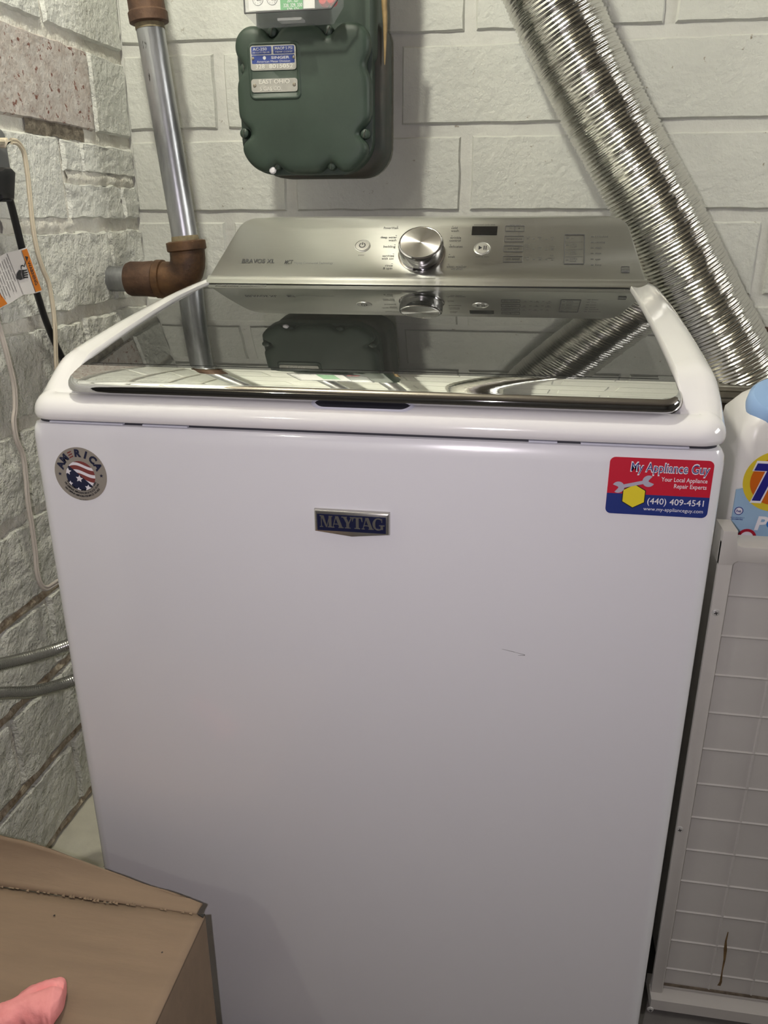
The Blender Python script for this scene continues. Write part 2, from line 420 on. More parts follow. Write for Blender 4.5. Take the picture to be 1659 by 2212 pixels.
for k in range(-9, 7):
    z0 = 1.190+k*COURSE+JT/2; z1 = z0+COURSE-JT
    if z0 < 0.0: z0 = 0.0
    if z1 > H: z1 = H-0.002
    if z1-z0 < 0.03: continue
    for i, (a0, a1) in enumerate(LROWS[0 if k % 2 == 0 else -1]):
        nm = 'left_paint' if z0 > 0.98 else 'left_rough'
        pr, rg = (0.0030, 1.3) if z0 > 0.98 else (0.0045, 2.6)
        if k == -1 and i == 0:      # short pieces by the corner
            block('block', PLW, 0.660, 1.130, 0.85, z1, nm, wl, pr, 1.6, 900)
            block('block', PLW, 0.596, 1.130, 0.652, z1, nm, wl, pr, 1.6, 903)
            block('block', PLW, 0.790, z0, 0.85, 1.112, nm, wl, pr, 2.0, 901)
            block('block', PLW, 0.596, z0, 0.780, 1.112, nm, wl, pr+0.001, 2.6, 902)
            continue
        if k == 0 and i == 1: nm, pr = 'peeled_clay', 0.003
        block('block', PLW, a0, z0, a1, z1, nm, wl, pr, rg, 500+sd); sd += 1
# crumbling bare mortar under the peeled block, and brown open joints low on the wall
def strip(name, m, a0, a1, zc, hgt, pr, parent, seed, nn=40):
    vs, fs = [], []
    for i in range(nn+1):
        a = a0+(a1-a0)*i/nn
        for j in range(5):
            t = j/4-0.5
            n1 = noise.noise(V((a*40, t*3, seed))); n2 = noise.noise(V((a*110, t*6, seed+4)))
            edge = 1.0-abs(t)*1.4
            vs.append(PLW.P(a, zc+t*hgt*(1+0.35*noise.noise(V((a*30, seed, 7 if t > 0 else 1))))+0.002*n2, -0.003+pr*edge*(0.6+0.5*n1+0.3*n2)))
    for i in range(nn):
        for j in range(4): fs.append((i*5+j, (i+1)*5+j, (i+1)*5+j+1, i*5+j+1))
    MB().add(vs, fs).build(name, m, wl, 70)
strip('mortar_joint', 'bare_mortar', 0.50, 0.675, 1.193, 0.026, 0.006, wl, 3)
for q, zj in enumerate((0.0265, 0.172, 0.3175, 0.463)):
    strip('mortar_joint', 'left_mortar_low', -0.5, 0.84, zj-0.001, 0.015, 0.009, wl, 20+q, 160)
strip('mortar_joint', 'left_mortar', 0.40, 0.60, 1.0445, 0.026, 0.010, wl, 31)
strip('mortar_joint', 'left_mortar', 0.60, 0.84, 1.121, 0.022, 0.009, wl, 33)

# ceiling bulb that lights this corner
for q, (LAMP, LAMP_W, lt) in enumerate(LAMPS):
    lp = thing('ceiling_lamp', (LAMP.x, LAMP.y, H), lt, 'lamp', 'ceiling bulbs')
    MB().lathe([(0.06, 0), (0.06, -0.012), (0.045, -0.03), (0.026, -0.035), (0.022, -0.055)], Matrix.Translation((LAMP.x, LAMP.y, H)), 24).build('lampholder', 'porcelain', lp)
    mat('bulb_glow_%d' % q, (1, 1, 1), 0.5, emit=((0.985, 0.965, 0.82), LAMP_W/(4*math.pi**2*0.032**2)))
    MB().lathe([(0.012, 0.05), (0.02, 0.035), (0.030, 0.012), (0.032, 0), (0.028, -0.016), (0.016, -0.028), (0.004, -0.032)], Matrix.Translation(LAMP), 20).build('bulb', 'bulb_glow_%d' % q, lp)

# ================================================================== washing machine
WD, DP, ZS = 0.699, 0.69, 0.860
washer = thing('washing_machine', (WD/2, DP/2, 0), 'white top-load washing machine with smoked glass lid and silver control panel', 'washing machine')
TOPV = Plane((0, 0, 0), (1, 0, 0), (0, 1, 0))
L = []
for d, z in ((0.004, 0.0005), (0.0, 0.004), (0.0, 0.842), (0.0012, 0.8515), (0.004, 0.8568), (0.009, 0.8585)):
    L.append([TOPV.P(a, b, z) for a, b in rrect(d, d, WD-d, DP-d, 0.017-d, 8)])
MB().loops(L).build('body', 'enamel', washer, 40)
MB().prism(rrect(0.008, 0.007, WD-0.008, DP-0.01, 0.012), TOPV, 0.855, 0.868).build('seam_gap', 'seam_dark', washer)
cl = MB()
for p0, p1 in ((104, 262), (305, 402), (1142, 1204), (1255, 1490)):
    a0 = at(p0, 906+(p0-52)*0.0445, 1, 0).x; a1 = at(p1, 906+(p1-52)*0.0445, 1, 0).x
    MB().box((a0, 0.0022, 0.8586), (a1, 0.02, 0.8602)).build('seam_clip', 'seam_clip', washer)
ft = MB()
for x in (0.05, WD-0.05):
    for y in (0.06, DP-0.06):
        MB().lathe([(0.02, 0), (0.02, 0.0008), (0.009, 0.001), (0.009, 0.012)], Matrix.Translation((x, y, 0)), 14).build('foot', 'seam_dark', washer)

YB, ZB = 0.463, 0.962
def lidz(y):
    u = YB-y; k = (0.1811-0.072)/0.463
    z = ZB-0.072*u-0.5*k*u*u
    if y < 0.052: z -= 2.4*(0.052-y)**2
    if y > YB: z = ZB
    return z
LX0 = lambda y: 0.0462-(0.0145)*sstep(0, 1, y/0.46)*1.0
LX1 = lambda y: 0.6525-(0.002)*min(1, max(0, y/0.46))
# console: concentric loops round the lid opening
NS = 14
def outer(d, n=NS):
    """rounded rect with many samples along the edges; same indices for every inset"""
    r = max(0.028-d, 0.006); x0, x1, y0, y1 = d, WD-d, d-0.001, DP-d; out = []
    def seg(p, q, k): return [(p[0]+(q[0]-p[0])*i/k, p[1]+(q[1]-p[1])*i/k) for i in range(k)]
    def arc(cx, cy, a0): return [(cx+r*math.cos(math.radians(a0+90*i/n)), cy+r*math.sin(math.radians(a0+90*i/n))) for i in range(n)]
    out += arc(x0+r, y0+r, 180); out += seg((x0+r, y0), (x1-r, y0), 30)
    out += arc(x1-r, y0+r, 270); out += seg((x1, y0+r), (x1, y1-r), 40)
    out += arc(x1-r, y1-r, 0); out += seg((x1-r, y1), (x0+r, y1), 30)
    out += arc(x0+r, y1-r, 90); out += seg((x0, y1-r), (x0, y0+r), 40)
    return out
def inner(off, r=0.024, n=NS, yf=0.006, yb=0.472):
    yf += off; out = []
    def X0(y): return LX0(y)-0.003+off
    def X1(y): return LX1(y)+0.003-off
    for i in range(n):
        a = math.radians(180+90*i/n); out.append((X0(yf)+r+r*math.cos(a), yf+r+r*math.sin(a)))
    out += [(X0(yf)+r+(X1(yf)-X0(yf)-2*r)*i/30, yf) for i in range(30)]
    for i in range(n):
        a = math.radians(270+90*i/n); out.append((X1(yf)-r+r*math.cos(a), yf+r+r*math.sin(a)))
    out += [(X1(yf+r+(yb-yf-r)*i/40), yf+r+(yb-yf-r)*i/40) for i in range(40)]
    out += [(X1(yb), yb)]*n
    out += [(X1(yb)+(X0(yb)-X1(yb))*i/30, yb) for i in range(30)]
    out += [(X0(yb), yb)]*n
    out += [(X0(yb-(yb-yf-r)*i/40), yb-(yb-yf-r)*i/40) for i in range(40)]
    return out
def ztop(x, y):
    # rails ride a little above the lid; the front bar lies lower, under the lid's nose
    base = lidz(max(y, 0.0)) if y < YB else ZB-0.004
    z = (ZB-0.072*(YB-y)-0.5*0.2356*(YB-y)**2 if y < YB else ZB)+0.0055
    return z-0.0265*(1-sstep(-0.004, 0.075, y))
O0 = outer(0.0)
def zt_of(p): return ztop(*p)
L = [[V((x, y, 0.8612)) for x, y in outer(0.003)], [V((x, y, 0.8625)) for x, y in outer(0.0008)], [V((x, y, 0.866)) for x, y in O0]]
R_ = 0.024
for k in range(0, 9):
    a = math.radians(90*k/8); d = R_*(1-math.cos(a)); P = outer(d*0.95)
    Q = outer(R_*0.95)
    row = []
    for (x, y), (qx, qy) in zip(P, Q):
        zt = ztop(qx, max(qy-0.012, 0))
        row.append(V((x, y, max(0.866, zt-R_*0.85)+(zt-max(0.866, zt-R_*0.85))*math.sin(a))))
    L.append(row)
A_, B_ = outer(R_*0.95), inner(0.0)
for t in (0.35, 0.7, 0.93, 1.0):
    row = []
    for (x0, y0), (x1, y1) in zip(A_, B_):
        x, y = x0+(x1-x0)*t, y0+(y1-y0)*t
        za, zb_ = ztop(x0, max(y0-0.012, 0)), ztop(x1, y1)-0.002
        fr = 1-sstep(0.0, 0.05, y1)        # front bar: run flat under the lid
        zb2 = zb_*(1-fr)+(0.8800)*fr
        z = za+(zb2-za)*t
        if t == 1.0: z -= 0.0022
        row.append(V((x, y, z)))
    L.append(row)
L.append([V((x, y, min(lidz(max(y, 0.01))-0.016, 0.872+0.11*max(0, y)))) for x, y in inner(0.0015)])
console = MB().loops(L, True, True).build('top_console', 'enamel_top', washer, 50)

# lid: crowned smoked glass, mirror strip and chrome nose
lid = MB()
def lid_grid(y0, y1, x0f, x1f, ny, nx, dz=0.0, name=None, m=None, parent=None, thick=0.005, rc=0.0):
    vs, fs = [], []
    for j in range(ny+1):
        y = y0+(y1-y0)*j/ny
        xa, xb = x0f(y), x1f(y)
        if rc and y < y0+rc:
            c = rc-math.sqrt(max(0, rc*rc-(y0+rc-y)**2)); xa += c; xb -= c
        for i in range(nx+1):
            vs.append((xa+(xb-xa)*i/nx, y, lidz(y)+dz))
    n = nx+1
    for j in range(ny):
        for i in range(nx): fs.append((j*n+i, j*n+i+1, (j+1)*n+i+1, (j+1)*n+i))
    per = [i for i in range(nx)]+[j*n+nx for j in range(ny)]+[ny*n+i for i in range(nx, 0, -1)]+[j*n for j in range(ny, 0, -1)]
    b = len(vs)
    for p in per: vs.append((vs[p][0], vs[p][1], vs[p][2]-thick))
    for k in range(len(per)):
        q = (k+1) % len(per); fs.append((per[k], b+k, b+q, per[q]))
    fs.append(tuple(b+k for k in reversed(range(len(per)))))
    return MB().add(vs, fs).build(name, m, parent, 40)
glass = lid_grid(0.046, 0.4665, LX0, LX1, 46, 8, 0.0, 'lid', 'lid_glass', washer)
glass['label'] = 'smoked glass lid'
WX0 = lambda y: 0.0536-0.0335*sstep(0, 1, (y-0.05)/0.4)*0.55
WX1 = lambda y: 0.6375+0.004*(y/0.4)
lid_grid(0.0525, 0.432, WX0, WX1, 40, 6, 0.00035, 'lid_window', 'lid_window', glass, 0.002)
lid_grid(0.0125, 0.0458, LX0, LX1, 16, 10, 0.0, 'mirror_trim', 'lid_mirror', glass, 0.006, rc=0.016)
# chrome nose: profile swept along the rounded front edge
prof = [(0.0, 0.0), (-0.0035, -0.0012), (-0.0062, -0.0040), (-0.0072, -0.0075), (-0.0066, -0.0110), (-0.0030, -0.0135), (0.004, -0.0138), (0.006, -0.006)]
path = []
y0 = 0.0125; xa, xb = LX0(y0), LX1(y0); rc = 0.016
for k in range(9):
    a = math.radians(180+90*k/8); path.append((xa+rc+rc*math.cos(a), y0+rc+rc*math.sin(a), math.cos(a), math.sin(a)))
for k in range(1, 30): path.append((xa+rc+(xb-xa-2*rc)*k/30, y0, 0, -1))
for k in range(9):
    a = math.radians(270+90*k/8); path.append((xb-rc+rc*math.cos(a), y0+rc+rc*math.sin(a), math.cos(a), math.sin(a)))
L = []
for x, y, nx, ny in path:
    f = 1.0 if ny < -0.99 else 0.45+0.55*max(0, -ny)
    L.append([V((x-nx*o*f, y-ny*o*f, lidz(y)+h)) for o, h in prof])
MB().loops(L, True, True).build('chrome_nose', 'chrome', glass, 40)
# finger recess under the nose: its shade is a dark patch on the bar
from mathutils.bvhtree import BVHTree
cbv = BVHTree.FromPolygons([v.co.copy() for v in console.data.vertices], [tuple(p.vertices) for p in console.data.polygons])
def on_console(x, y):
    h = cbv.ray_cast(CAM, ray(x, y).normalized()); return h[0]+h[1]*0.0005 if h[0] is not None else None
hx0, hx1 = at(662, 868, 1, 0.0).x, at(892, 878, 1, 0.0).x
def drop(x, y):
    h = cbv.ray_cast(V((x, y, 1.2)), V((0, 0, -1))); return h[0]+V((0, 0, 0.0005))
def recess(d):
    out = []
    for a, b in rrect(hx0+d, 0.0075+d*0.35, hx1-d, 0.030, (0.011, 0.011, 0.002, 0.002), 8): out.append(drop(a, b))
    return out
lipo, lipi = recess(0.0), recess(0.0035)
rim_ = MB(); n_ = len(lipo); rim_.add(lipo+[p+V((0, 0, 0.0009)) for p in lipi], [(i, (i+1) % n_, n_+(i+1) % n_, n_+i) for i in range(n_)])
fr_ = rim_.build('finger_recess', 'seam_clip', console, 60)
gx_, gv_ = 48, 8; pv = []
for i in range(gx_+1):
    t = i/gx_; x_ = hx0+0.003+(hx1-hx0-0.006)*t; e_ = min(t, 1-t)*(hx1-hx0-0.006)
    yf_ = 0.0086+(0.0105-math.sqrt(max(0, 0.0105**2-(0.0105-min(e_, 0.0105))**2)))
    for k in range(gv_+1): pv.append(drop(x_, yf_+(0.026-yf_)*k/gv_)+V((0, 0, 0.0006)))
MB().add(pv, [(i*(gv_+1)+k, (i+1)*(gv_+1)+k, (i+1)*(gv_+1)+k+1, i*(gv_+1)+k+1) for i in range(gx_) for k in range(gv_)]).build('recess_shade', 'seam_dark', fr_, 0)

# ---- control panel
PN = Plane((0, 0.475, 0.970), (1, 0, 0), (0, 0.096, 0.090))
o0 = PN.px(443, 606); o1 = PN.px(1397, 616)
tl = PN.px(520, 466); tr = PN.px(1331, 469)
def panel_outline(d=0.0):
    xb0, xb1, vb = 0.0235+d, 0.677-d, -0.002
    vt = (tl[1]+tr[1])/2-d
    p0 = V((xb0, vb)); p1 = V((0.0560+d, vt)); p2 = V((0.6500-d, vt)); p3 = V((xb1, vb))
    def corner(a, b, c, r, n=8):
        u = (a-b).normalized(); v = (c-b).normalized(); return [tuple((1-t)**2*(b+u*r)+2*t*(1-t)*b+t*t*(b+v*r)) for t in [k/n for k in range(n+1)]]
    out = [tuple(p0), tuple(p3)]
    out += corner(p3, p2, p1, 0.026)
    out += corner(p2, p1, p0, 0.026)
    return out
L = []
base = panel_outline(0)
L.append([V((PN.P(a, b).x, 0.655, PN.P(a, b).z)) for a, b in base])
L.append([PN.P(a, b, -0.006) for a, b in base])
L.append([PN.P(a, b, -0.0015) for a, b in panel_outline(0.0008)])
L.append([PN.P(a, b, 0.0) for a, b in panel_outline(0.0030)])
panel = MB().loops(L).build('control_panel', 'steel_panel', washer, 40, label='brushed silver control panel')
# concave lip running into the lid hinge line
L = []
for x in (0.0235, 0.0300, 0.18, 0.35, 0.52, 0.6700, 0.677):
    e = 0.0 if 0.025 < x < 0.675 else 0.0012
    L.append([V((x, 0.4665+e, 0.9605)), V((x, 0.4640+e, 0.9632)), V((x, 0.4665, 0.9652)), V((x, 0.4705, 0.9672)), V((x, 0.4745, 0.9702)), V((x, 0.4775, 0.9728)), V((x, 0.484, 0.974)), V((x, 0.484, 0.9605))])
MB().loops(L).build('panel_lip', 'steel_panel', panel, 60)
def PT(m_, body, x0, y0, x1, y1, hpx, **k):
    mb = MB(); a = PN.px(x0, y0); b = PN.px(x1, y1); h = PN.px(x0, y0-hpx)[1]-a[1]
    mb.text(body, PN, a[0], a[1], w=abs(b[0]-a[0]), h=h, hh=0.00035, **k)
    mb.build('lettering', m_, panel, 0)
dk, gy, ft_ = 'print_dark', 'print_grey', 'print_faint'; led = MB()
PT(dk, 'BRAVOS XL', 522, 568, 592, 569, 8.5, bold=0.012)
PT(dk, 'MCT', 614, 570, 632, 570, 8, shear=0.25, bold=0.012)
PT(ft_, 'Maytag Commercial Technology', 635, 570, 719, 571, 4.2)
for t, x0, x1, y in (('PowerWash', 829, 860, 495), ('deep water', 822, 857, 515), ('wash', 839, 856, 521.5), ('bedding', 828, 854, 535),
                     ('sanitize', 826, 851, 555), ('with oxi', 824, 850, 561), ('rinse', 832, 848, 576), ('& spin', 827, 847, 582),
                     ('cold', 975, 988, 495), ('wash', 974, 991, 501), ('wrinkle', 972, 996, 516), ('control', 971, 995, 522), ('delicates', 970, 999, 535),
                     ('soak', 968, 983, 557), ('clean washer', 965, 1008, 578), ('with affresh', 974, 999, 583)):
    PT(dk if 'affresh' not in t else gy, t, x0, y, x1, y, 4.6 if 'affresh' not in t else 3.6, bold=0.006)
for x, y in ((859, 489), (856, 509), (853, 529), (850, 549), (847, 570), (978, 489), (976, 510), (973, 529), (971, 550), (969, 571)):
    a = PN.px(x, y); led.face(rrect(a[0]-0.0011, a[1]-0.0004, a[0]+0.0011, a[1]+0.0004, 0.0002, 2), PN, 0.0003)
PT(gy, 'estimated cycle time', 1024, 487, 1069, 487, 3.2); PT(gy, 'delay start', 1101, 488, 1125, 488, 3.2)
PT(gy, 'power', 774, 552.5, 787, 552.5, 2.6); PT(gy, 'hold to start', 1028, 556, 1056, 556, 3)
for t, x0, x1, y in (('temperature', 1094, 1127, 518), ('soil level', 1097, 1121, 539), ('spin speed', 1092, 1122, 561), ('\u2212', 1100, 1105, 495.5), ('+', 1119, 1124, 496)):
    PT(dk, t, x0, y, x1, y, 4.2, bold=0.006)
for y, ws in ((516, (('cold', 1136, 1145, 513), ('warm', 1161, 1173, 514), ('hot', 1189.5, 1197, 514.5))),
              (538, (('extra', 1133, 1144, 530), ('light', 1134, 1144, 535), ('med', 1161, 1171, 536), ('extra', 1186.5, 1199, 532), ('heavy', 1187, 1199, 537))),
              (560, (('none', 1132, 1143, 557), ('med', 1160, 1170, 558), ('fast', 1188, 1196, 553.5), ('extract', 1185, 1199, 558.5)))):
    for t, x0, x1, yy in ws: PT(gy, t, x0, yy, x1, yy, 3.2)
    for q, x in enumerate((1140, 1153, 1166.5, 1180, 1193)):
        a = PN.px(x, y+q*0.4); led.face(rrect(a[0]-0.0017, a[1]-0.0007, a[0]+0.0017, a[1]+0.0007, 0.0003, 2), PN, 0.0003)
for t, x0, x1, y in (('oxi', 1234, 1241, 516), ('extra', 1232, 1246, 529), ('rinse', 1232, 1246, 534), ('deep', 1232, 1245, 545), ('clean', 1231.5, 1246, 550), ('audio', 1231, 1247, 561), ('level', 1231, 1244, 566),
                     ('lid locked', 1286, 1313, 513), ('sensing', 1286, 1307, 525), ('wash', 1286, 1299, 537), ('rinse', 1285.5, 1298.5, 549), ('spin', 1285.5, 1297, 562), ('done', 1285, 1299, 574)):
    PT(gy, t, x0, y, x1, y, 3.8, bold=0.004)
for x, y in ((1226.5, 514), (1226, 530), (1225.5, 546), (1225, 562), (1279.5, 511.5), (1279.5, 523.5), (1279, 535.5), (1279, 547.5), (1279, 560), (1279, 572.5)):
    a = PN.px(x, y); led.face(rrect(a[0]-0.0021, a[1]-0.0008, a[0]+0.0021, a[1]+0.0008, 0.0003, 2), PN, 0.0003)
def frame_px(mb, x0, y0, x1, y1, t=0.0007, r=0.0012):
    a = PN.px(x0, y1); b = PN.px(x1, y0); po = rrect(a[0], a[1], b[0], b[1], r, 3)
    MB().ring(po, inset(po, t), PN, 0.0, 0.0006).build('button_outline', mb, panel, 0)
frame_px(gy, 1091, 488, 1133.5, 500); frame_px(gy, 1089, 510, 1132, 522.5); frame_px(gy, 1087, 531, 1131, 544); frame_px(gy, 1086, 553, 1129, 566)
frame_px(gy, 1217.5, 506.5, 1263.5, 570.5, 0.0012)
a = PN.px(1112, 494); MB().face(rrect(a[0]-0.0003, a[1]-0.005, a[0]+0.0003, a[1]+0.005, 0.0001, 1), PN, 0.0004).build('button_divider', gy, panel, 0)
for y in (522.5, 538.5, 554):
    a = PN.px(1221, y); b = PN.px(1259, y+0.5); MB().face([(a[0], a[1]-0.0003), (b[0], a[1]-0.0003), (b[0], a[1]+0.0003), (a[0], a[1]+0.0003)], PN, 0.0003).build('button_divider', gy, panel, 0)
a = PN.px(1342, 589); b = PN.px(1360, 576)
es = MB().ring(rrect(a[0], a[1], b[0], b[1], 0.0005, 2), rrect(a[0]+0.0006, a[1]+0.0006, b[0]-0.0006, b[1]-0.0006, 0.0004, 2), PN, 0, 0.0004)
PT(gy, 'energy', 1344, 582, 1358, 582, 4); es.face(rrect(a[0], a[1], b[0], a[1]+0.0042, 0.0004, 2), PN, 0.00045); es.build('energy_mark', gy, panel, 0)
led.build('indicator_marks', 'print_grey', panel, 0, kind='stuff')
a = PN.px(1018.5, 508); b = PN.px(1075, 489.5)
MB().prism(rrect(a[0], a[1], b[0], b[1], 0.0006, 2), PN, -0.0004, 0.0006).build('display', 'display_black', panel)
def round_button(cx, cy, rp):
    c = PN.px(cx, cy); r = PN.px(cx+rp, cy)[0]-c[0]
    bt = MB(); bt.lathe([(r*1.12, -0.0005), (r*1.12, 0.0006), (r*1.02, 0.0011), (r*0.95, 0.0006), (r*0.9, 0.0014), (r*0.3, 0.0016), (0.0002, 0.0016)], PN.M(c[0], c[1]), 36)
    return bt.build('button', 'button_silver', panel, 30), c, r
bt, c, r = round_button(783, 531.5, 15.5)
g = MB(); A0 = 125
po = circ(c[0], c[1], r*0.46, 30, 115, 425); pi = circ(c[0], c[1], r*0.32, 30, 115, 425)
g.add([PN.P(a, b, 0.0018) for a, b in po+pi], [(i, i+1, 31+i+1, 31+i) for i in range(30)])
g.face([(c[0]-r*0.07, c[1]+r*0.05), (c[0]+r*0.07, c[1]+r*0.05), (c[0]+r*0.07, c[1]+r*0.52), (c[0]-r*0.07, c[1]+r*0.52)], PN, 0.0018)
g.build('power_symbol', 'print_dark', bt, 0)
bt, c, r = round_button(1042, 537, 16.5)
g = MB(); g.face([(c[0]-r*0.5, c[1]-r*0.36), (c[0]-0.02*r, c[1]), (c[0]-r*0.5, c[1]+r*0.36)], PN, 0.0018)
for q in (0.16, 0.42): g.face([(c[0]+r*q, c[1]-r*0.36), (c[0]+r*(q+0.13), c[1]-r*0.36), (c[0]+r*(q+0.13), c[1]+r*0.36), (c[0]+r*q, c[1]+r*0.36)], PN, 0.0018)
g.build('play_symbol', 'sticker_black', bt, 0)
# dial knob: built on its own axis so that the spun metal reads round it
kc = PN.px(911, 549)
KM = PN.M(kc[0], kc[1], 0.0)
kr = 0.0335
def local_obj(mb, name, m, parent, M, ang=35):
    me = bpy.data.meshes.new(name); me.from_pydata(mb.v, [], mb.f); me.update()
    bm = bmesh.new(); bm.from_mesh(me); bmesh.ops.recalc_face_normals(bm, faces=bm.faces[:]); bm.to_mesh(me); bm.free()
    o = obj(name, me, m, None, ang); o.parent = parent; o.matrix_world = M
    if parent.type == 'EMPTY': o.matrix_parent_inverse = Matrix.Translation(-V(parent.location)); o.matrix_basis = M
    return o
kn = MB().lathe([(kr*1.06, 0.0), (kr*1.06, 0.0015), (kr*0.985, 0.002), (kr, 0.004), (kr, 0.0205), (kr*0.97, 0.0232), (kr*0.925, 0.0240), (kr*0.90, 0.0236)], Matrix(), 64, True, True)
knob = local_obj(kn, 'knob', 'knob_side', panel, KM)
kf = MB(); ringv = []
prof = [(kr*0.90, 0.0236), (kr*0.89, 0.0242), (kr*0.5, 0.0243), (0.0003, 0.0243)]
local_obj(MB().lathe(prof, Matrix(), 64, False, True), 'knob_face', 'knob_face', knob, KM)
# faint label at the lid's rear corner
lab = MB(); a0, a1 = 0.045, 0.1245
LP = Plane((0, 0.449, lidz(0.449)+0.0007), (1, 0, 0), (0, 1, (lidz(0.462)-lidz(0.449))/0.013))
po = rrect(0.046, -0.005, 0.124, 0.0055, 0.001, 2); lab.ring(po, inset(po, 0.0007), LP, 0, 0.0002)
lab.text('10 YEAR', LP, 0.056, -0.0028, w=0.026, h=0.006, hh=0.0002, bold=0.01); lab.text('LIMITED', LP, 0.086, -0.002, w=0.03, h=0.0035, hh=0.0002)
lab.build('lid_label', 'print_faint', glass, 0)

# ---- name badge with serif letters
BD = Plane((0, -0.0005, 0), (1, 0, 0), (0, 0, 1))
b0 = at(680, 1147, 1, -0.003); b1 = at(842, 1110, 1, -0.003)
bx0, bx1, bz0, bz1 = b0.x, b1.x, (b0.z+at(842, 1156, 1, -0.003).z)/2, (at(680, 1097, 1, -0.003).z+b1.z)/2
mid = (bx0+bx1)/2
out = [(bx0, bz0), (mid, bz0-0.0042), (bx1, bz0), (bx1, bz1), (bx0, bz1)]
badge = MB().prism(out, BD, -0.002, 0.0048, 0.0026).build('badge', 'badge_silver', washer, 30, label='raised brand badge with navy field')
fx0, fx1, fz0, fz1 = bx0+0.0036, bx1-0.0036, bz0+0.0022, bz1-0.0042
MB().prism([(fx0, fz0), (fx1, fz0), (fx1, fz1), (fx0, fz1)], BD, 0.003, 0.0051).build('badge_field', 'navy', badge, 30)
def serif(ch):
    """unit-height glyph polygons, x advance"""
    R = lambda x0, y0, x1, y1: [(x0, y0), (x1, y0), (x1, y1), (x0, y1)]
    sl = lambda x0, x1, y: R(x0, y, x1, y+0.075)
    if ch == 'M': return [[(0.06, 0), (0.14, 0), (0.14, 1), (0.06, 1)], [(0.06, 1), (0.30, 1), (0.56, 0.12), (0.48, 0.0)], [(0.50, 0.0), (0.56, 0.0), (0.82, 0.93), (0.76, 1.0)],
                          R(0.72, 0, 0.95, 1), sl(-0.04, 0.24, 0), sl(-0.04, 0.14, 0.925), sl(0.63, 1.04, 0), sl(0.80, 1.04, 0.925)], 1.04
    if ch == 'A': return [[(0.30, 1), (0.40, 1), (0.10, 0), (0.04, 0)], [(0.26, 1), (0.54, 1), (0.90, 0), (0.64, 0)], R(0.18, 0.28, 0.66, 0.35), sl(-0.04, 0.22, 0), sl(0.54, 0.98, 0)], 0.93
    if ch == 'Y': return [[(0.04, 1), (0.31, 1), (0.56, 0.42), (0.34, 0.42)], [(0.76, 1), (0.84, 1), (0.58, 0.40), (0.48, 0.44)], R(0.33, 0, 0.57, 0.46), sl(0.21, 0.69, 0), sl(-0.06, 0.40, 0.925), sl(0.64, 0.94, 0.925)], 0.88
    if ch == 'T': return [R(0.31, 0, 0.55, 1), R(0.0, 0.91, 0.86, 1), [(0, 0.62), (0.05, 0.62), (0.14, 0.92), (0, 0.95)], [(0.81, 0.62), (0.86, 0.62), (0.86, 0.95), (0.72, 0.92)], sl(0.19, 0.67, 0)], 0.88
    if ch == 'G':
        P = []; n = 22
        for k in range(n):
            for_a = [math.radians(48+(310-48)*k/n), math.radians(48+(310-48)*(k+1)/n)]
            q = []
            for a in for_a: q.append((0.47+0.47*math.cos(a), 0.5+0.52*math.sin(a)))
            for a in reversed(for_a):
                q.append((0.50+(0.36 if abs(math.sin(a)) > 0.85 else 0.24+0.06*abs(math.sin(a)))*math.cos(a)-0.02, 0.5+0.43*math.sin(a)))
            P.append(q)
        P += [R(0.66, 0.06, 0.88, 0.42), R(0.54, 0.36, 1.0, 0.43), [(0.74, 0.98), (0.80, 0.98), (0.80, 0.66), (0.74, 0.70)]]
        return P, 1.0
adv = sum(serif(c)[1] for c in 'MAYTAG')-0.30
lx0, lx1 = at(692, 1136, 1, -0.006).x, at(831, 1144, 1, -0.006).x
lz0 = at(760, 1142, 1, -0.006).z; lh = at(760, 1117, 1, -0.006).z-lz0
sc = (lx1-lx0)/adv; x = lx0; gl = MB()
for q, ch in enumerate('MAYTAG'):
    polys, ad = serif(ch)
    for w_, P in enumerate(polys):
        gl.prism([(x+a*sc, lz0+b*lh) for a, b in P], BD, 0.0049, 0.0056+0.00002*w_)
    x += (ad-0.06)*sc
gl.build('badge_letters', 'badge_silver', badge, 30)

# ---- round sticker
ST = Plane((0.0545, -0.0002, 0.804), (1, 0, 0), (0, 0, 1)); RS = 0.0295
st = MB().prism(circ(0, 0, RS, 56), ST, -0.0004, 0.0003).build('round_sticker', 'sticker_silver', washer, 30, label='round silver flag sticker')
ri = RS*0.555; cy0 = -RS*0.06
MB().face(circ(0, cy0, ri, 48), ST, 0.0004).build('flag_field', 'sticker_white', st, 0)
def wave(v0, v1):
    n = 16; top, bot = [], []
    for k in range(n+1):
        u = -1+2*k/n
        wv = 0.13*math.sin((u-0.1)*2.6)*-1+0.10*math.cos(u*2.2)
        top.append((u*ri, cy0+(v1+wv*1.0-0.30*u*0)*ri)); bot.append((u*ri, cy0+(v0+wv)*ri))
    return bot+top[::-1]
red = MB()
for v0, v1 in ((0.72, 1.05), (0.24, 0.52), (-0.28, 0.02)):
    p = clip(wave(v0, v1), 0, cy0, ri)
    if p: red.face(p, ST, 0.0005)
red.build('flag_stripe', 'flag_red', st, 0)
nv = MB(); p = clip([(-1.2*ri, cy0+0.9*ri), (-0.95*ri, cy0+0.85*ri), (0.95*ri, cy0-0.85*ri), (0.2*ri, cy0-1.2*ri), (-1.2*ri, cy0-1.2*ri)], 0, cy0, ri)
nv.face(p, ST, 0.0006)
for q, ch in enumerate('AMERICA'):
    if ch == 'E': continue
    a = math.radians(90+66-22*q); rr = RS*0.66
    nv.text(ch, ST, rr*math.cos(a), rr*math.sin(a), h=RS*0.25, rot=a-math.pi/2, hh=0.0006, align='C', bold=0.055)
for s_ in (-1, 1): nv.face(star(s_*RS*0.80, -0.02*RS, RS*0.075), ST, 0.0006)
nv.build('sticker_print', 'navy', st, 0)
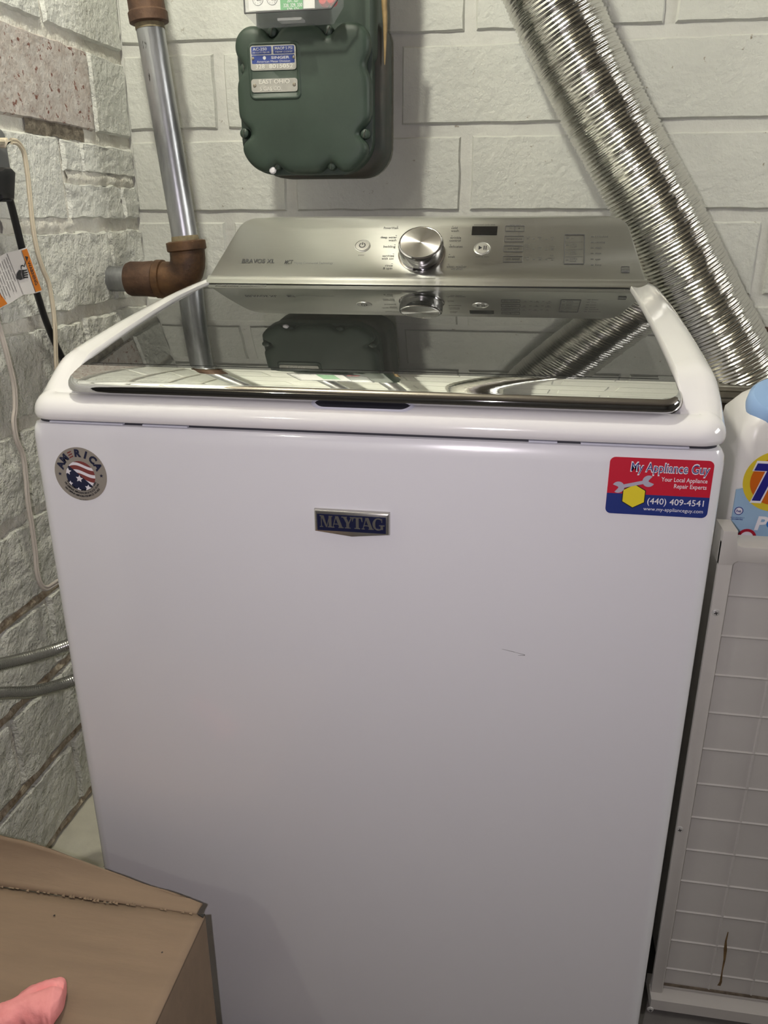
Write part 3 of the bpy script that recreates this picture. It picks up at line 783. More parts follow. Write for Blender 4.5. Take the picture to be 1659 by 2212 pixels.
e = MB(); a = math.radians(90+22)
for q in range(3):
    rr = RS*(0.68+0.09*q); ex = V((math.cos(a-math.pi/2), math.sin(a-math.pi/2))); er = V((math.cos(a), math.sin(a)))
    c_ = er*rr; wv = RS*0.085; hv = RS*0.022
    e.face([tuple(c_-ex*wv-er*hv), tuple(c_+ex*wv-er*hv*0.4), tuple(c_+ex*wv+er*hv*1.6), tuple(c_-ex*wv+er*hv)], ST, 0.0006)
e.build('sticker_print', 'flag_red', st, 0)
ws = MB()
for sx, sy, sr in ((-0.12, -0.20, 0.26), (-0.86, 0.28, 0.26), (0.42, -0.80, 0.24), (-0.80, -0.55, 0.2), (-0.28, -0.98, 0.2)):
    p = clip(star(sx*ri, cy0+sy*ri, sr*ri, 80, 0.5), 0, cy0, ri)
    if len(p) > 2: ws.face(p, ST, 0.0007)
ws.build('flag_star', 'sticker_white', st, 0)
tn = MB()
for body, rr, span in (('AN AMERICAN COMPANY FOR OVER 100 YEARS', 0.60, 128), ('UNE COMPAGNIE AMERICAINE DEPUIS PLUS DE 100 ANS', 0.715, 126), ('UNA COMPANIA AMERICANA POR MAS DE 100 ANOS', 0.83, 104), ('W11039812', 0.955, 20)):
    n = len(body)
    for q, ch in enumerate(body):
        if ch == ' ': continue
        a = math.radians(270-span/2+span*(q+0.5)/n); r2 = RS*rr+RS*0.035
        tn.text(ch, ST, r2*math.cos(a), r2*math.sin(a), h=RS*(0.068 if rr < 0.9 else 0.035), rot=a+math.pi/2, hh=0.0006, align='C', bold=0.02)
tn.build('sticker_print', 'print_dark', st, 0)

# ---- red and blue repair sticker
SP = Plane((0, -0.0002, 0), (1, 0, 0), (0, 0, 1))
q0 = SP.px(1308.5, 1110); q1 = SP.px(1543, 996)
sx0, sx1 = (SP.px(1318, 987)[0]+SP.px(1308, 1100)[0])/2, (SP.px(1543, 1005)[0]+SP.px(1528, 1110)[0])/2
sz0, sz1 = (SP.px(1400, 1113)[1]+SP.px(1450, 1115)[1])/2, (SP.px(1400, 990)[1]+SP.px(1450, 992)[1])/2
SW, SH = sx1-sx0, sz1-sz0
rp = MB().prism(rrect(sx0, sz0, sx1, sz1, 0.0052, 6), SP, -0.0004, 0.0003).build('service_sticker', 'sticker_red', washer, 30, label='red and blue repair company sticker')
def sp(u, v): return (sx0+u*SW, sz0+v*SH)
bl = [p for p in rrect(sx0, sz0, sx1, sz1, 0.0052, 6) if p[1] < sz0+0.37*SH]+[sp(1, 0.365), sp(0, 0.365)]
MB().face(bl, SP, 0.0004).build('sticker_band', 'sticker_blue', rp, 0)
def ST_(mb, body, u0, v0, u1, h, hh, **k):
    a = sp(u0, v0); mb.text(body, SP, a[0], a[1], w=(u1-u0)*SW, h=h*SH, hh=hh, **k)
wt = MB()
ST_(wt, 'My Appliance Guy', 0.205, 0.765, 0.968, 0.165, 0.0005, bold=0.035, shear=0.06)
ST_(wt, 'Your Local Appliance', 0.515, 0.615, 0.957, 0.072, 0.0005, bold=0.008)
ST_(wt, 'Repair Experts', 0.645, 0.505, 0.957, 0.072, 0.0005, bold=0.008)
ST_(wt, '(440) 409-4541', 0.405, 0.205, 0.952, 0.105, 0.0005, bold=0.006)
ST_(wt, 'www.my-applianceguy.com', 0.375, 0.085, 0.955, 0.062, 0.0005)
wt.build('sticker_print', 'sticker_white', rp, 0)
bt_ = MB(); ST_(bt_, 'My Appliance Guy', 0.213, 0.773, 0.962, 0.145, 0.00062, bold=-0.004, shear=0.06); bt_.build('sticker_print', 'sticker_blue', rp, 0)
hx = [sp(0.266+0.132*math.cos(math.radians(90+60*k)), 0.330+0.132*SW/SH*math.sin(math.radians(90+60*k))) for k in range(6)]
MB().face(hx, SP, 0.0005).build('sticker_emblem', 'sticker_black', rp, 0)
MB().face([sp(0.266+0.122*math.cos(math.radians(90+60*k)), 0.330+0.122*SW/SH*math.sin(math.radians(90+60*k))) for k in range(6)], SP, 0.00056).build('sticker_emblem', 'sticker_yellow', rp, 0)
wr = MB(); A = V(sp(0.105, 0.475)); B = V(sp(0.395, 0.605)); d = (B-A).normalized(); nn = V((-d.y, d.x)); t_ = 0.0017
wr.face([tuple(A-nn*t_), tuple(B-nn*t_), tuple(B+nn*t_), tuple(A+nn*t_)], SP, 0.00064)
for C, s_ in ((A, -1), (B, 1)):
    R1 = 0.0056; ang = math.degrees(math.atan2(d.y*s_, d.x*s_))
    po = [(C.x+R1*math.cos(math.radians(ang+a)), C.y+R1*math.sin(math.radians(ang+a))) for a in range(42, 319, 12)]
    wr.face(po+[tuple(C-d*s_*0.0008)], SP, 0.00066)
wr.build('sticker_emblem', 'sticker_steel', rp, 0)
# small scuff on the front sheet
sc_ = MB()
for p0, p1 in (((1084, 1402), (1112, 1409)), ((1112, 1409), (1134, 1415)), ((1119, 1415.5), (1134, 1416)), ((884//1*1.0, 1409), (884.1, 1409))):
    a, b = FRONT.px(*p0), FRONT.px(*p1)
    if abs(a[0]-b[0]) < 0.002: continue
    sc_.add([FRONT.P(a[0], a[1], 0.0003), FRONT.P(b[0], b[1], 0.0003), FRONT.P(b[0], b[1]+0.0006, 0.0003), FRONT.P(a[0], a[1]+0.0003, 0.0003)], [(0, 1, 2, 3)])
sc_.build('scuff_mark', 'print_faint', washer, 0)

# ================================================================== gas meter
YM = 0.655
c0, c1 = at(512, 250, 1, YM), at(803, 300, 1, YM)
mx0, mx1, mz0, mz1 = at(512, 250, 1, YM).x, at(800, 250, 1, YM).x, at(660, 376, 1, YM).z, at(660, 47, 1, YM).z
meter = thing('gas_meter', ((mx0+mx1)/2, YM+0.06, mz0), 'dark green cast gas meter hanging on the white block wall', 'gas meter')
MPL = Plane((0, YM, 0), (1, 0, 0), (0, 0, 1))
mo = resample(rrect(mx0, mz0, mx1, mz1, (0.055, 0.055, 0.030, 0.030), 10), 260)
bolts_px = [(584, 60), (706, 57), (519, 146), (779, 139), (519, 287), (791, 288), (596, 362), (714, 362)]
bolts = [MPL.px(*p) for p in bolts_px]
def cover(h, d, pocket):
    dd = []
    for p in mo:
        k = max(math.exp(-((p[0]-b[0])**2+(p[1]-b[1])**2)/(2*0.0098**2)) for b in bolts)
        dd.append(d+pocket*min(1.0, k*1.25))
    q = inset(mo, dd); return [MPL.P(a, b, h) for a, b in q]
def smooth_loop(Lp, it=2):
    for _ in range(it): Lp = [(Lp[i-1]+Lp[i]*2+Lp[(i+1) % len(Lp)])/4 for i in range(len(Lp))]
    return Lp
Ls = [cover(-0.046, 0.0, 0.0), cover(-0.020, 0.0, 0.0), cover(-0.0195, 0.0005, 0.0185), cover(-0.010, 0.0006, 0.019), cover(-0.005, 0.0025, 0.0195), cover(-0.0015, 0.007, 0.0185), cover(0.0, 0.014, 0.014), cover(0.0007, 0.024, 0.008)]
Ls = Ls[:2]+[smooth_loop(l) for l in Ls[2:]]
MB().loops(Ls).build('front_cover', 'meter_green', meter, 42)
for k, b in enumerate(bolts):
    s_ = 1.0
    bb = MB().lathe([(0.0080, 0.0), (0.0080, 0.009), (0.0070, 0.0120), (0.0042, 0.0136), (0.0006, 0.0141)], MPL.M(b[0]+(0.004 if b[0] < mx0+0.03 else -0.004 if b[0] > mx1-0.03 else 0), b[1]+(0.004 if b[1] < mz0+0.04 else -0.004 if b[1] > mz1-0.04 else 0), -0.0195), 14)
    bo = bb.build('bolt', 'meter_green', meter, 40)
    cx = b[0]+(0.004 if b[0] < mx0+0.03 else -0.004 if b[0] > mx1-0.03 else 0); cz = b[1]+(0.004 if b[1] < mz0+0.04 else -0.004 if b[1] > mz1-0.04 else 0)
    a = random.uniform(0.9, 1.9); u = V((math.cos(a), math.sin(a))); v = V((-u.y, u.x))
    MB().prism([tuple(V((cx, cz))+u*p*0.0058+v*q*0.0006) for p, q in ((-1, -1), (1, -1), (1, 1), (-1, 1))], MPL, -0.0195+0.010, -0.0195+0.0144).build('bolt_slot', 'meter_dark', bo, 0)
MB().lathe([(0.0065, 0), (0.0045, 0.003), (0.001, 0.0035)], MPL.M(*MPL.px(586, 367), -0.008), 9).build('paint_drip', 'sticker_white', meter)
# housing behind the cover
ho = lambda d: rrect(mx0+0.012+d, mz0-0.004+d, mx1+0.018-d, mz1+0.012-d, (0.05-d, 0.05-d, 0.03-d, 0.03-d), 8)
MB().loops([[MPL.P(a, b, h) for a, b in ho(d)] for h, d in ((-0.118, 0.010), (-0.112, 0.003), (-0.104, 0.0), (-0.060, 0.0), (-0.050, 0.004), (-0.044, 0.012))]).build('housing', 'meter_dark', meter, 40)
tp = lambda d: rrect(at(540, 20, 1, YM).x+d, mz1-0.06, at(812, 20, 1, YM+0.03).x-d, 1.56-d, 0.02, 5)
MB().loops([[MPL.P(a, b, h) for a, b in tp(d)] for h, d in ((-0.105, 0.006), (-0.098, 0.0), (-0.030, 0.0), (-0.020, 0.008))]).build('upper_case', 'meter_green', meter, 40)
# raised frame and two nameplates
fa = MPL.px(543, 215); fb = MPL.px(646, 90)
po = rrect(fa[0], fa[1], fb[0], fb[1], 0.008, 6); fr = MB()
fr.loops([[MPL.P(a, b, h) for a, b in inset(po, d)] for d, h in ((-0.002, 0.0), (-0.0005, 0.0022), (0.0015, 0.0026), (0.003, 0.0020), (0.0038, 0.0012))], False, True)
pf = fr.build('nameplate_frame', 'meter_green', meter, 50)
n0 = MPL.px(546, 154); n1 = MPL.px(639, 97)
def nplate(x0, y0, x1, y1):
    a = MPL.px(x0, y1); b = MPL.px(x1, y0)
    o = MB().prism(rrect(a[0], a[1], b[0], b[1], 0.0042, 4), MPL, 0.001, 0.0024).build('nameplate', 'plate_metal', pf, 30); return o, a, b
p1, a, b = nplate(543.5, 96, 639, 153.5)
W1, H1 = b[0]-a[0], b[1]-a[1]
bl = MB()
for u0, v0, u1, v1 in ((0.03, 0.64, 0.47, 0.96), (0.51, 0.64, 0.97, 0.96), (0.03, 0.27, 0.97, 0.61)):
    bl.face(rrect(a[0]+u0*W1, a[1]+v0*H1, a[0]+u1*W1, a[1]+v1*H1, 0.0012, 3), MPL, 0.0026)
bl.build('plate_field', 'plate_blue', p1, 0)
tx = MB()
def NT(mb, body, u, v, wv, hv, hh=0.0028, **k): mb.text(body, MPL, a[0]+u*W1, a[1]+v*H1, w=wv*W1, h=hv*H1, hh=hh, **k)
NT(tx, 'AC-250', 0.06, 0.80, 0.31, 0.11, bold=0.01); NT(tx, '250 CU FT PER HR', 0.05, 0.69, 0.38, 0.06)
NT(tx, 'MAOP 5 PSI', 0.55, 0.81, 0.38, 0.11, bold=0.005); NT(tx, 'TEMP COMP', 0.55, 0.69, 0.38, 0.06)
NT(tx, 'SINGER', 0.46, 0.45, 0.40, 0.10, bold=0.015); NT(tx, 'American Meter Division', 0.14, 0.31, 0.73, 0.085)
tx.face(circ(a[0]+0.31*W1, a[1]+0.50*H1, 0.0026, 14), MPL, 0.0028); tx.build('plate_print', 'plate_text', p1, 0)
def emboss(mb, body, x0, x1, y, hpx, bold=0.012):
    q = MPL.px(x0, y); q1 = MPL.px(x1, y); vs, fs, bb = text_data(body, bold); n = len(vs)
    sx = (q1[0]-q[0])/(bb[1]-bb[0]); sy = (MPL.px(x0, y-hpx)[1]-q[1])/CAPH
    lo = [MPL.P(q[0]+(x-bb[0])*sx, q[1]+z*sy, 0.0020) for x, z in vs]; hi = [MPL.P(q[0]+(x-bb[0])*sx, q[1]+z*sy, 0.0030) for x, z in vs]
    ed = {}
    for f in fs:
        for i in range(len(f)): e_ = (f[i], f[(i+1) % len(f)]); ed[e_] = 1
    side = [(i, j, j+n, i+n) for (i, j) in ed if (j, i) not in ed]
    mb.add(lo+hi, [tuple(i+n for i in f) for f in fs]+side)
em = MB(); emboss(em, '328', 554, 573, 149, 8.5); emboss(em, '8015052', 583, 634, 148, 8.5); em.build('plate_digits', 'emboss', p1, 30)
for u in (0.055, 0.955): MB().lathe([(0.0026, 0), (0.002, 0.0012), (0.0005, 0.0016)], MPL.M(a[0]+u*W1, a[1]+0.49*H1, 0.0024), 10).build('rivet', 'rivet', p1)
p2, a, b = nplate(545, 168.5, 643, 200.5); W1, H1 = b[0]-a[0], b[1]-a[1]
em = MB(); emboss(em, 'EAST OHIO', 561, 627, 182, 9); emboss(em, 'S GAS CO.', 563, 610, 196.5, 8); em.build('plate_letters', 'emboss', p2, 30)
for u in (0.07, 0.93): MB().lathe([(0.003, 0), (0.0024, 0.0012), (0.0005, 0.0016)], MPL.M(a[0]+u*W1, a[1]+0.52*H1, 0.0024), 10).build('rivet', 'rivet', p2)
# index: clear box with white dial card
YI = 0.612; IPL = Plane((0, YI, 0), (1, 0, 0), (0, 0, 1))
i0 = IPL.px(528, 28); i1 = IPL.px(716, 20); ib = IPL.px(600, 27)[1]; xr = IPL.px(742, 8)[0]
IT = 1.500
ix = thing if False else None
oc = [(i0[0], ib), (i1[0], ib+0.0015), (xr, ib+0.022), (xr, IT), (i0[0], IT)]
inner_o = [(i0[0]+0.012, ib-0.0145), (i1[0]-0.004, ib-0.0125), (xr-0.006, ib+0.010), (xr, IT), (i0[0], IT)]
idx = MB()
L = [[IPL.P(x, z, -0.030) for x, z in inner_o], [IPL.P(x, z, -0.001) for x, z in oc], [IPL.P(x, z, 0.001) for x, z in inset(oc, 0.0015)]]
idx.loops(L, False, True); index = idx.build('index_cover', 'clear_plastic', meter, 30)
rim = inset(oc, 0.0); MB().ring(oc, inset(oc, 0.0017), IPL, -0.0012, 0.0018).build('cover_rim', 'print_grey', index, 30)
t0, t1 = IPL.px(603, 38), IPL.px(655, 46)
MB().box((t0[0], YI-0.010, t1[1]), (t1[0], YI+0.012, t1[1]+0.0035)).build('cover_tab', 'clear_plastic', index)
CPL = Plane((0, YI+0.010, 0), (1, 0, 0), (0, 0, 1))
k0, k1 = CPL.px(538, 24), CPL.px(680, 18)
card = MB().box((k0[0], YI+0.0095, k0[1]), (k1[0], YI+0.012, IT-0.01)).build('dial_card', 'dial_card', index)
dl = MB()
for cx, cy in ((557, -2), (588, -3)):
    c_ = CPL.px(cx, cy); r = CPL.px(cx+12, cy)[0]-c_[0]
    dl.ring(circ(*c_, r, 28), circ(*c_, r*0.94, 28), CPL, 0.0005, 0.0010)
    for q in range(10):
        an = math.radians(36*q+18); dl.text(str(q), CPL, c_[0]+r*0.72*math.cos(an), c_[1]+r*0.72*math.sin(an)-0.0008, h=0.0017, hh=0.0010, align='C')
    dl.face(circ(*c_, r*0.28, 14), CPL, 0.0011); dl.face([(c_[0], c_[1]+r*0.1), (c_[0]+r*0.8, c_[1]-r*0.45), (c_[0]+r*0.1, c_[1]-r*0.15)], CPL, 0.0012)
dl.build('dial', 'print_dark', card, 0)
g0, g1 = CPL.px(607, 24), CPL.px(655, 22)
MB().box((g0[0], YI+0.0075, g0[1]), (g1[0], YI+0.0094, 1.462)).build('green_label', 'green_label', card)
gt = MB(); GP = Plane((0, YI+0.0073, 0), (1, 0, 0), (0, 0, 1))
for body, x0, x1, y in (('201, 327', 620, 645, 5), ('328, 329, 330', 612.5, 653, 15.5), ('520, 521', 620.5, 645.5, 24.5)):
    q = GP.px(x0, y); gt.text(body, GP, q[0], q[1], w=GP.px(x1, y)[0]-q[0], h=0.0045, hh=0.0)
gt.build('label_print', 'sticker_white', card, 0)
for px_, py_ in ((699, 2), (716, 0)):
    q = CPL.px(px_, py_); MB().lathe([(0.007, -0.012), (0.007, 0.004), (0.0055, 0.007), (0.001, 0.008)], CPL.M(q[0], q[1]), 14).build('red_plug', 'red_cap', index)
# supply pipes into the ceiling
for x in (mx0+0.05, mx1-0.03):
    MB().tube([(x, YM+0.075, 1.53), (x, YM+0.075, H)], 0.0215, 16).build('riser_pipe', 'galvanized', meter)
    MB().lathe([(0.031, 0), (0.031, 0.03), (0.024, 0.034)], Matrix.Translation((x, YM+0.075, 1.555)), 8).build('union_nut', 'meter_green', meter)
# dry straw caught beside the meter
sp_ = [at(x, y, 1, YM+0.045) for x, y in ((831, -60), (830, 0), (832, 50), (832, 90), (831, 140))]
tag(MB().tube(bez(sp_, 6), 0.004, 6, rf=lambda t: 0.0048*(1-t)**0.7+0.0006).build('straw_stem', 'straw'), 'thin dry tan stem hanging beside the green gas meter', 'stem')

# ================================================================== gas pipe in the corner
YP = 0.70
def PP(x, y): return at(x, y, 1, YP)
pipe = thing('gas_pipe', PP(400, 600), 'grey steel gas pipe with rusty elbow in the wall corner', 'pipe')
top, bot = PP(323, 52), PP(401, 522)
dv = (top-bot).normalized(); RP = 0.0232
MB().tube([bot-dv*0.02, bot.lerp(top, 0.5), top+dv*0.02], RP, 28).build('pipe_section', 'galvanized', pipe)
def along(o, ax):
    ax = ax.normalized(); a = ax.orthogonal().normalized(); b = ax.cross(a)
    return Matrix(((a.x, b.x, ax.x, o.x), (a.y, b.y, ax.y, o.y), (a.z, b.z, ax.z, o.z), (0, 0, 0, 1)))
MB().lathe([(RP+0.001, -0.012), (RP+0.0012, 0), (RP+0.0002, 0.002)], along(top+dv*0.004, dv), 24).build('thread_sealant', 'pipe_sealant', pipe)
MB().lathe([(RP+0.0015, -0.01), (RP+0.0015, 0.0), (RP+0.0004, 0.006)], along(bot+dv*0.004, dv), 24).build('thread_sealant', 'pipe_sealant', pipe)
MB().lathe([(0.0275, 0), (0.0320, 0.002), (0.0325, 0.016), (0.0300, 0.019), (0.0296, 0.05), (0.031, 0.085), (0.031, 0.11)], along(top, dv), 28).build('coupling', 'rust_iron', pipe)
MB().tube([top+dv*0.10, V((top.x+dv.x*0.5, top.y, H))], RP, 20).build('pipe_section', 'galvanized', pipe)
ec = PP(412, 605)
nip = at(222, 612, 0, XL); ne = V((XL-0.01, YP, at(222, 612, 1, YP).z))
hz = PP(330, 603).z
c_in = bot-dv*0.004; e0 = V((PP(352, 600).x, YP, hz))
el = []
cn = V((bot.x-dv.x*0.02+0.0, YP, hz))
rad = 0.045
A1 = c_in; A2 = V((cn.x, YP, hz))
pts = [A1]
for k in range(9):
    t = k/8; p = (1-t)**2*(A1-dv*0.012)+2*t*(1-t)*(A2+V((0.004, 0, -0.004)))+t*t*V((e0.x+0.006, YP, hz)); pts.append(p)
pts.append(e0)
elb = MB().tube(pts, 0.0315, 24)
elb.lathe([(0.0325, -0.012), (0.0355, -0.010), (0.0355, 0.004), (0.030, 0.006)], along(c_in, dv), 24)
elb.lathe([(0.031, -0.004), (0.0345, -0.002), (0.0345, 0.010), (0.030, 0.012)], along(e0, V((-1, 0, 0))), 24)
elb.build('elbow', 'rust_orange', pipe, 50)
k0 = PP(342, 600).x; k1 = PP(279, 603).x
MB().lathe([(0.026, 0), (0.0312, 0.004), (0.0325, 0.010), (0.0312, (k0-k1)*0.45), (0.0312, (k0-k1)-0.006), (0.0290, (k0-k1))], along(V((k0, YP, hz)), V((-1, 0, 0))), 24).build('coupling', 'rust_iron', pipe)
MB().tube([(k1+0.005, YP, hz), (XL-0.02, YP, hz)], 0.0228, 22).build('nipple', 'galvanized', pipe)

# ================================================================== foil dryer duct
YD = 0.752; RD = 0.0655
cp = [at(x, y, 1, YD) for x, y in ((1120, -190), (1190, 0), (1236, 100), (1284, 200), (1347, 320), (1420, 455), (1512, 640), (1571, 750), (1608, 830))]
cp.append(V((cp[-1].x+0.010, YD-0.008, cp[-1].z-0.035)))
cp = [V((cp[0].x-0.060, YD, H-0.002)), V((cp[0].x-0.062, YD, cp[0].z+0.40)), V((cp[0].x-0.055, YD, cp[0].z+0.18))]+cp
fine = bez(cp, 40)
Ld = [0]
for i in range(1, len(fine)): Ld.append(Ld[-1]+(fine[i]-fine[i-1]).length)
pitch = 0.0066; n = int(Ld[-1]/pitch*5); path = []
j = 0
for k in range(n+1):
    t = Ld[-1]*k/n
    while j < len(Ld)-2 and Ld[j+1] < t: j += 1
    path.append(fine[j].lerp(fine[j+1], (t-Ld[j])/max(1e-9, Ld[j+1]-Ld[j])))
def duct_mesh():
    m = MB(); Lp = []; up = V((0, 1, 0)); NC = 72
    for i, p in enumerate(path):
        t = (path[min(i+6, len(path)-1)]-path[max(i-6, 0)]).normalized()
        a = (up-t*up.dot(t)).normalized(); b = t.cross(a); row = []
        s_ = Ld[-1]*i/n
        for k in range(NC):
            th = 2*math.pi*k/NC
            ph = 2*math.pi*s_/pitch
            seam = 0.0013 if (int(s_/pitch) % 5 == 0) else 0.0
            rr = RD+0.00125*math.sin(ph+0.6*noise.noise(V((math.cos(th)*2, math.sin(th)*2, s_*40))))+seam*max(0, math.sin(ph))
            rr += 0.0011*noise.noise(V((math.cos(th)*3, math.sin(th)*3, s_*90)))+0.0006*noise.noise(V((math.cos(th)*14, math.sin(th)*14, s_*120)))
            rr *= 1+0.012*noise.noise(V((math.cos(th)*0.9, math.sin(th)*0.9, s_*7)))
            row.append(p+a*(rr*math.cos(th))+b*(rr*math.sin(th)))
        Lp.append(row)
    return m.loops(Lp, False, False)
duct = tag(duct_mesh().build('dryer_duct', 'foil', None, 80), 'shiny ribbed foil dryer duct slanting down the back wall', 'duct')
# sheet-metal vent box the duct drops into, half hidden behind the jug
vt = at(1600, 836, 1, 0.66).z
vb = thing('vent_box', (0.98, 0.72, 0), 'dull sheet-metal box under the foil duct behind the jug', 'metal box')
MB().box((0.80, 0.645, 0.0), (1.12, 0.835, vt-0.012)).build('box_body', 'brown_metal', vb)
for dz in (0.0, -0.020):
    MB().tube([(0.795, 0.64, vt+dz), (1.125, 0.64, vt+dz)], 0.0052, 10).build('rolled_rim', 'tin', vb)
MB().box((0.795, 0.642, vt-0.022), (1.125, 0.838, vt-0.002)).build('box_top', 'tin', vb)
# rusty pipe running low along the wall, showing either side of the duct
ra, rb = at(1436, 690, 1, 0.833), at(1680, 722, 1, 0.833)
dr = (rb-ra).normalized()
tag(MB().tube([ra-dr*0.35, ra, rb, rb+dr*0.25], 0.0105, 14).build('rusty_pipe', 'rust_iron'), 'thin rusty pipe along the wall behind the foil duct', 'pipe')

# ================================================================== beige panel cabinet right of the washer
YC = 0.13; CX0 = 0.7385; CX1 = 1.20; CZ0 = 0.012
cab = thing('utility_cabinet', (0.97, 0.35, 0), 'beige plastic utility cabinet with gridded front panel beside the washer', 'cabinet')
CP = Plane((0, YC, 0), (1, 0, 0), (0, 0, 1))
zt_ear = CP.px(1566, 1146)[1]; zt_rail = CP.px(1640, 1183)[1]; zi = CP.px(1586, 1214)[1]
xi = CP.px(1577, 1260)[0]; xe = CP.px(1592, 1165)[0]
MB().prism(rrect(CX0, CZ0+0.018, xi, zt_ear-0.012, 0.002, 2), CP, -0.006, 0.0, 0.001).build('corner_post', 'beige_plastic', cab, 30)
MB().prism(rrect(CX1-0.02, CZ0+0.018, CX1, zt_ear-0.012, 0.002, 2), CP, -0.006, 0.0, 0.001).build('corner_post', 'beige_plastic', cab, 30)
rl = [(xi-0.0005, zi-0.004), (xi+0.001, zi-0.0012), (xi+0.0042, zi+0.0008)]+[(xi+0.012+(CX1-xi-0.03)*k/6, zi+0.0005-0.004*math.sin(math.pi*k/6)) for k in range(7)]+[(CX1-0.012, zi), (CX1, zi-0.004), (CX1, zt_ear), (CX1-0.018, zt_ear), (CX1-0.022, zt_rail+0.002), (CX1-0.028, zt_rail), (xe+0.008, zt_rail), (xe+0.002, zt_rail+0.002), (xe, zt_rail+0.010), (xe, zt_ear), (CX0, zt_ear), (CX0, zi-0.004)]
MB().prism(rl, CP, -0.036, 0.0012, 0.0012).build('top_rail', 'beige_plastic', cab, 30)
zs_ = zt_rail+0.010
ztop_c = zt_rail-0.034
ear = at(1566, 1122, 1, YC+0.03).z
zsf = zt_ear-0.006
MB().box((CX0+0.016, YC+0.017, 0.03), (CX0+0.022, 0.52, ztop_c-0.014)).build('side_wall', 'beige_plastic', cab)
MB().box((CX1-0.012, YC+0.005, 0.03), (CX1, 0.52, zsf)).build('side_wall', 'beige_plastic', cab)
MB().box((CX0+0.022, 0.51, 0.03), (CX1-0.012, 0.52, zsf)).build('rear_wall', 'beige_plastic', cab)
ztop_c = zt_rail-0.034
MB().box((CX0+0.012, YC+0.037, ztop_c-0.014), (CX1-0.012, 0.51, ztop_c)).build('top_shelf', 'beige_plastic', cab)
GPL = Plane((0, YC+0.0095, 0), (1, 0, 0), (0, 0, 1))
zpb = CP.px(1426, 2133)[1]
MB().box((xi-0.002, YC+0.0095, zpb-0.01), (CX1-0.018, YC+0.016, zi+0.004)).build('grid_panel', 'beige_panel', cab)
rib = MB()
zg = [GPL.px(x, y)[1] for x, y in ((1566, 1285), (1556, 1372), (1544, 1460), (1530, 1541), (1516, 1620), (1504, 1698), (1490, 1768), (1478, 1838), (1466, 1906), (1456, 1966), (1446, 2028), (1437, 2090))]
stp = (zg[0]-zg[-1])/11
for k in range(12):
    z = zg[0]-stp*k
    MB().loops([[V((x, YC+0.0098, z-0.0022)), V((x, YC+0.0080, z-0.0012)), V((x, YC+0.0076, z+0.0004)), V((x, YC+0.0098, z+0.0018))] for x in (xi-0.001, CX1-0.019)]).build('grid_rib', 'beige_panel', cab, 50)
gx0 = GPL.px(1615, 1695)[0]; gx = gx0
while gx < CX1-0.03:
    MB().loops([[V((gx-0.0018, YC+0.0098, z)), V((gx-0.0006, YC+0.0079, z)), V((gx+0.0010, YC+0.0079, z)), V((gx+0.0020, YC+0.0098, z))] for z in (zpb, zi)]).build('grid_rib', 'beige_panel', cab, 50)
    gx += stp*1.06
cabsh = MB().box((CX0-0.001, YC-0.012, CZ0), (CX1, YC+0.03, CZ0+0.018)).build('sill', 'beige_plastic', cab)
MB().prism(rrect(xi, zpb-0.004, CX1-0.02, zpb-0.0005, 0.001, 2), GPL, -0.002, 0.002).build('dirt_line', 'dirt', cab)
for x, y in ((1546, 1323), (1468, 1791), (1402, 2163)):
    q = CP.px(x, y); r = 0.0046
    s_ = MB().lathe([(r, 0), (r*0.9, 0.0012), (r*0.5, 0.0020), (0.0003, 0.0022)], CP.M(q[0], q[1], 0.0 if y < 2100 else 0.012), 16).build('screw', 'screw', cab)
    cr_ = MB()
    for rot in (0.3, 0.3+math.pi/2):
        u = V((math.cos(rot), math.sin(rot))); v_ = V((-u.y, u.x)); hh = 0.0 if y < 2100 else 0.012
        cr_.prism([tuple(V(q)+u*a*r*0.5+v_*b*r*0.10) for a, b in ((-1, -1), (1, -1), (1, 1), (-1, 1))], CP, hh+0.0015, hh+0.0024)
    cr_.build('screw_cross', 'dark_hole', s_, 0)
sn = MB(); pts = [GPL.px(x, y) for x, y in ((1572, 2010), (1567, 2030), (1566, 2048), (1564, 2070), (1559, 2095), (1556, 2118), (1552, 2126))]
wd = (0.0006, 0.0012, 0.0022, 0.0014, 0.0008, 0.0016, 0.0022)
sn.face([(p[0]-w_, p[1]) for p, w_ in zip(pts, wd)]+[(p[0]+w_, p[1]) for p, w_ in reversed(list(zip(pts, wd)))], GPL, 0.0024)
sn.build('rust_stain', 'stain', cab, 0)
for x in (CX0+0.04, CX1-0.05):
    for y in (YC+0.03, 0.48):
        MB().box((x-0.02, y-0.02, 0.0), (x+0.02, y+0.02, 0.0305 if y > 0.3 else CZ0)).build('foot', 'dark_hole', cab)

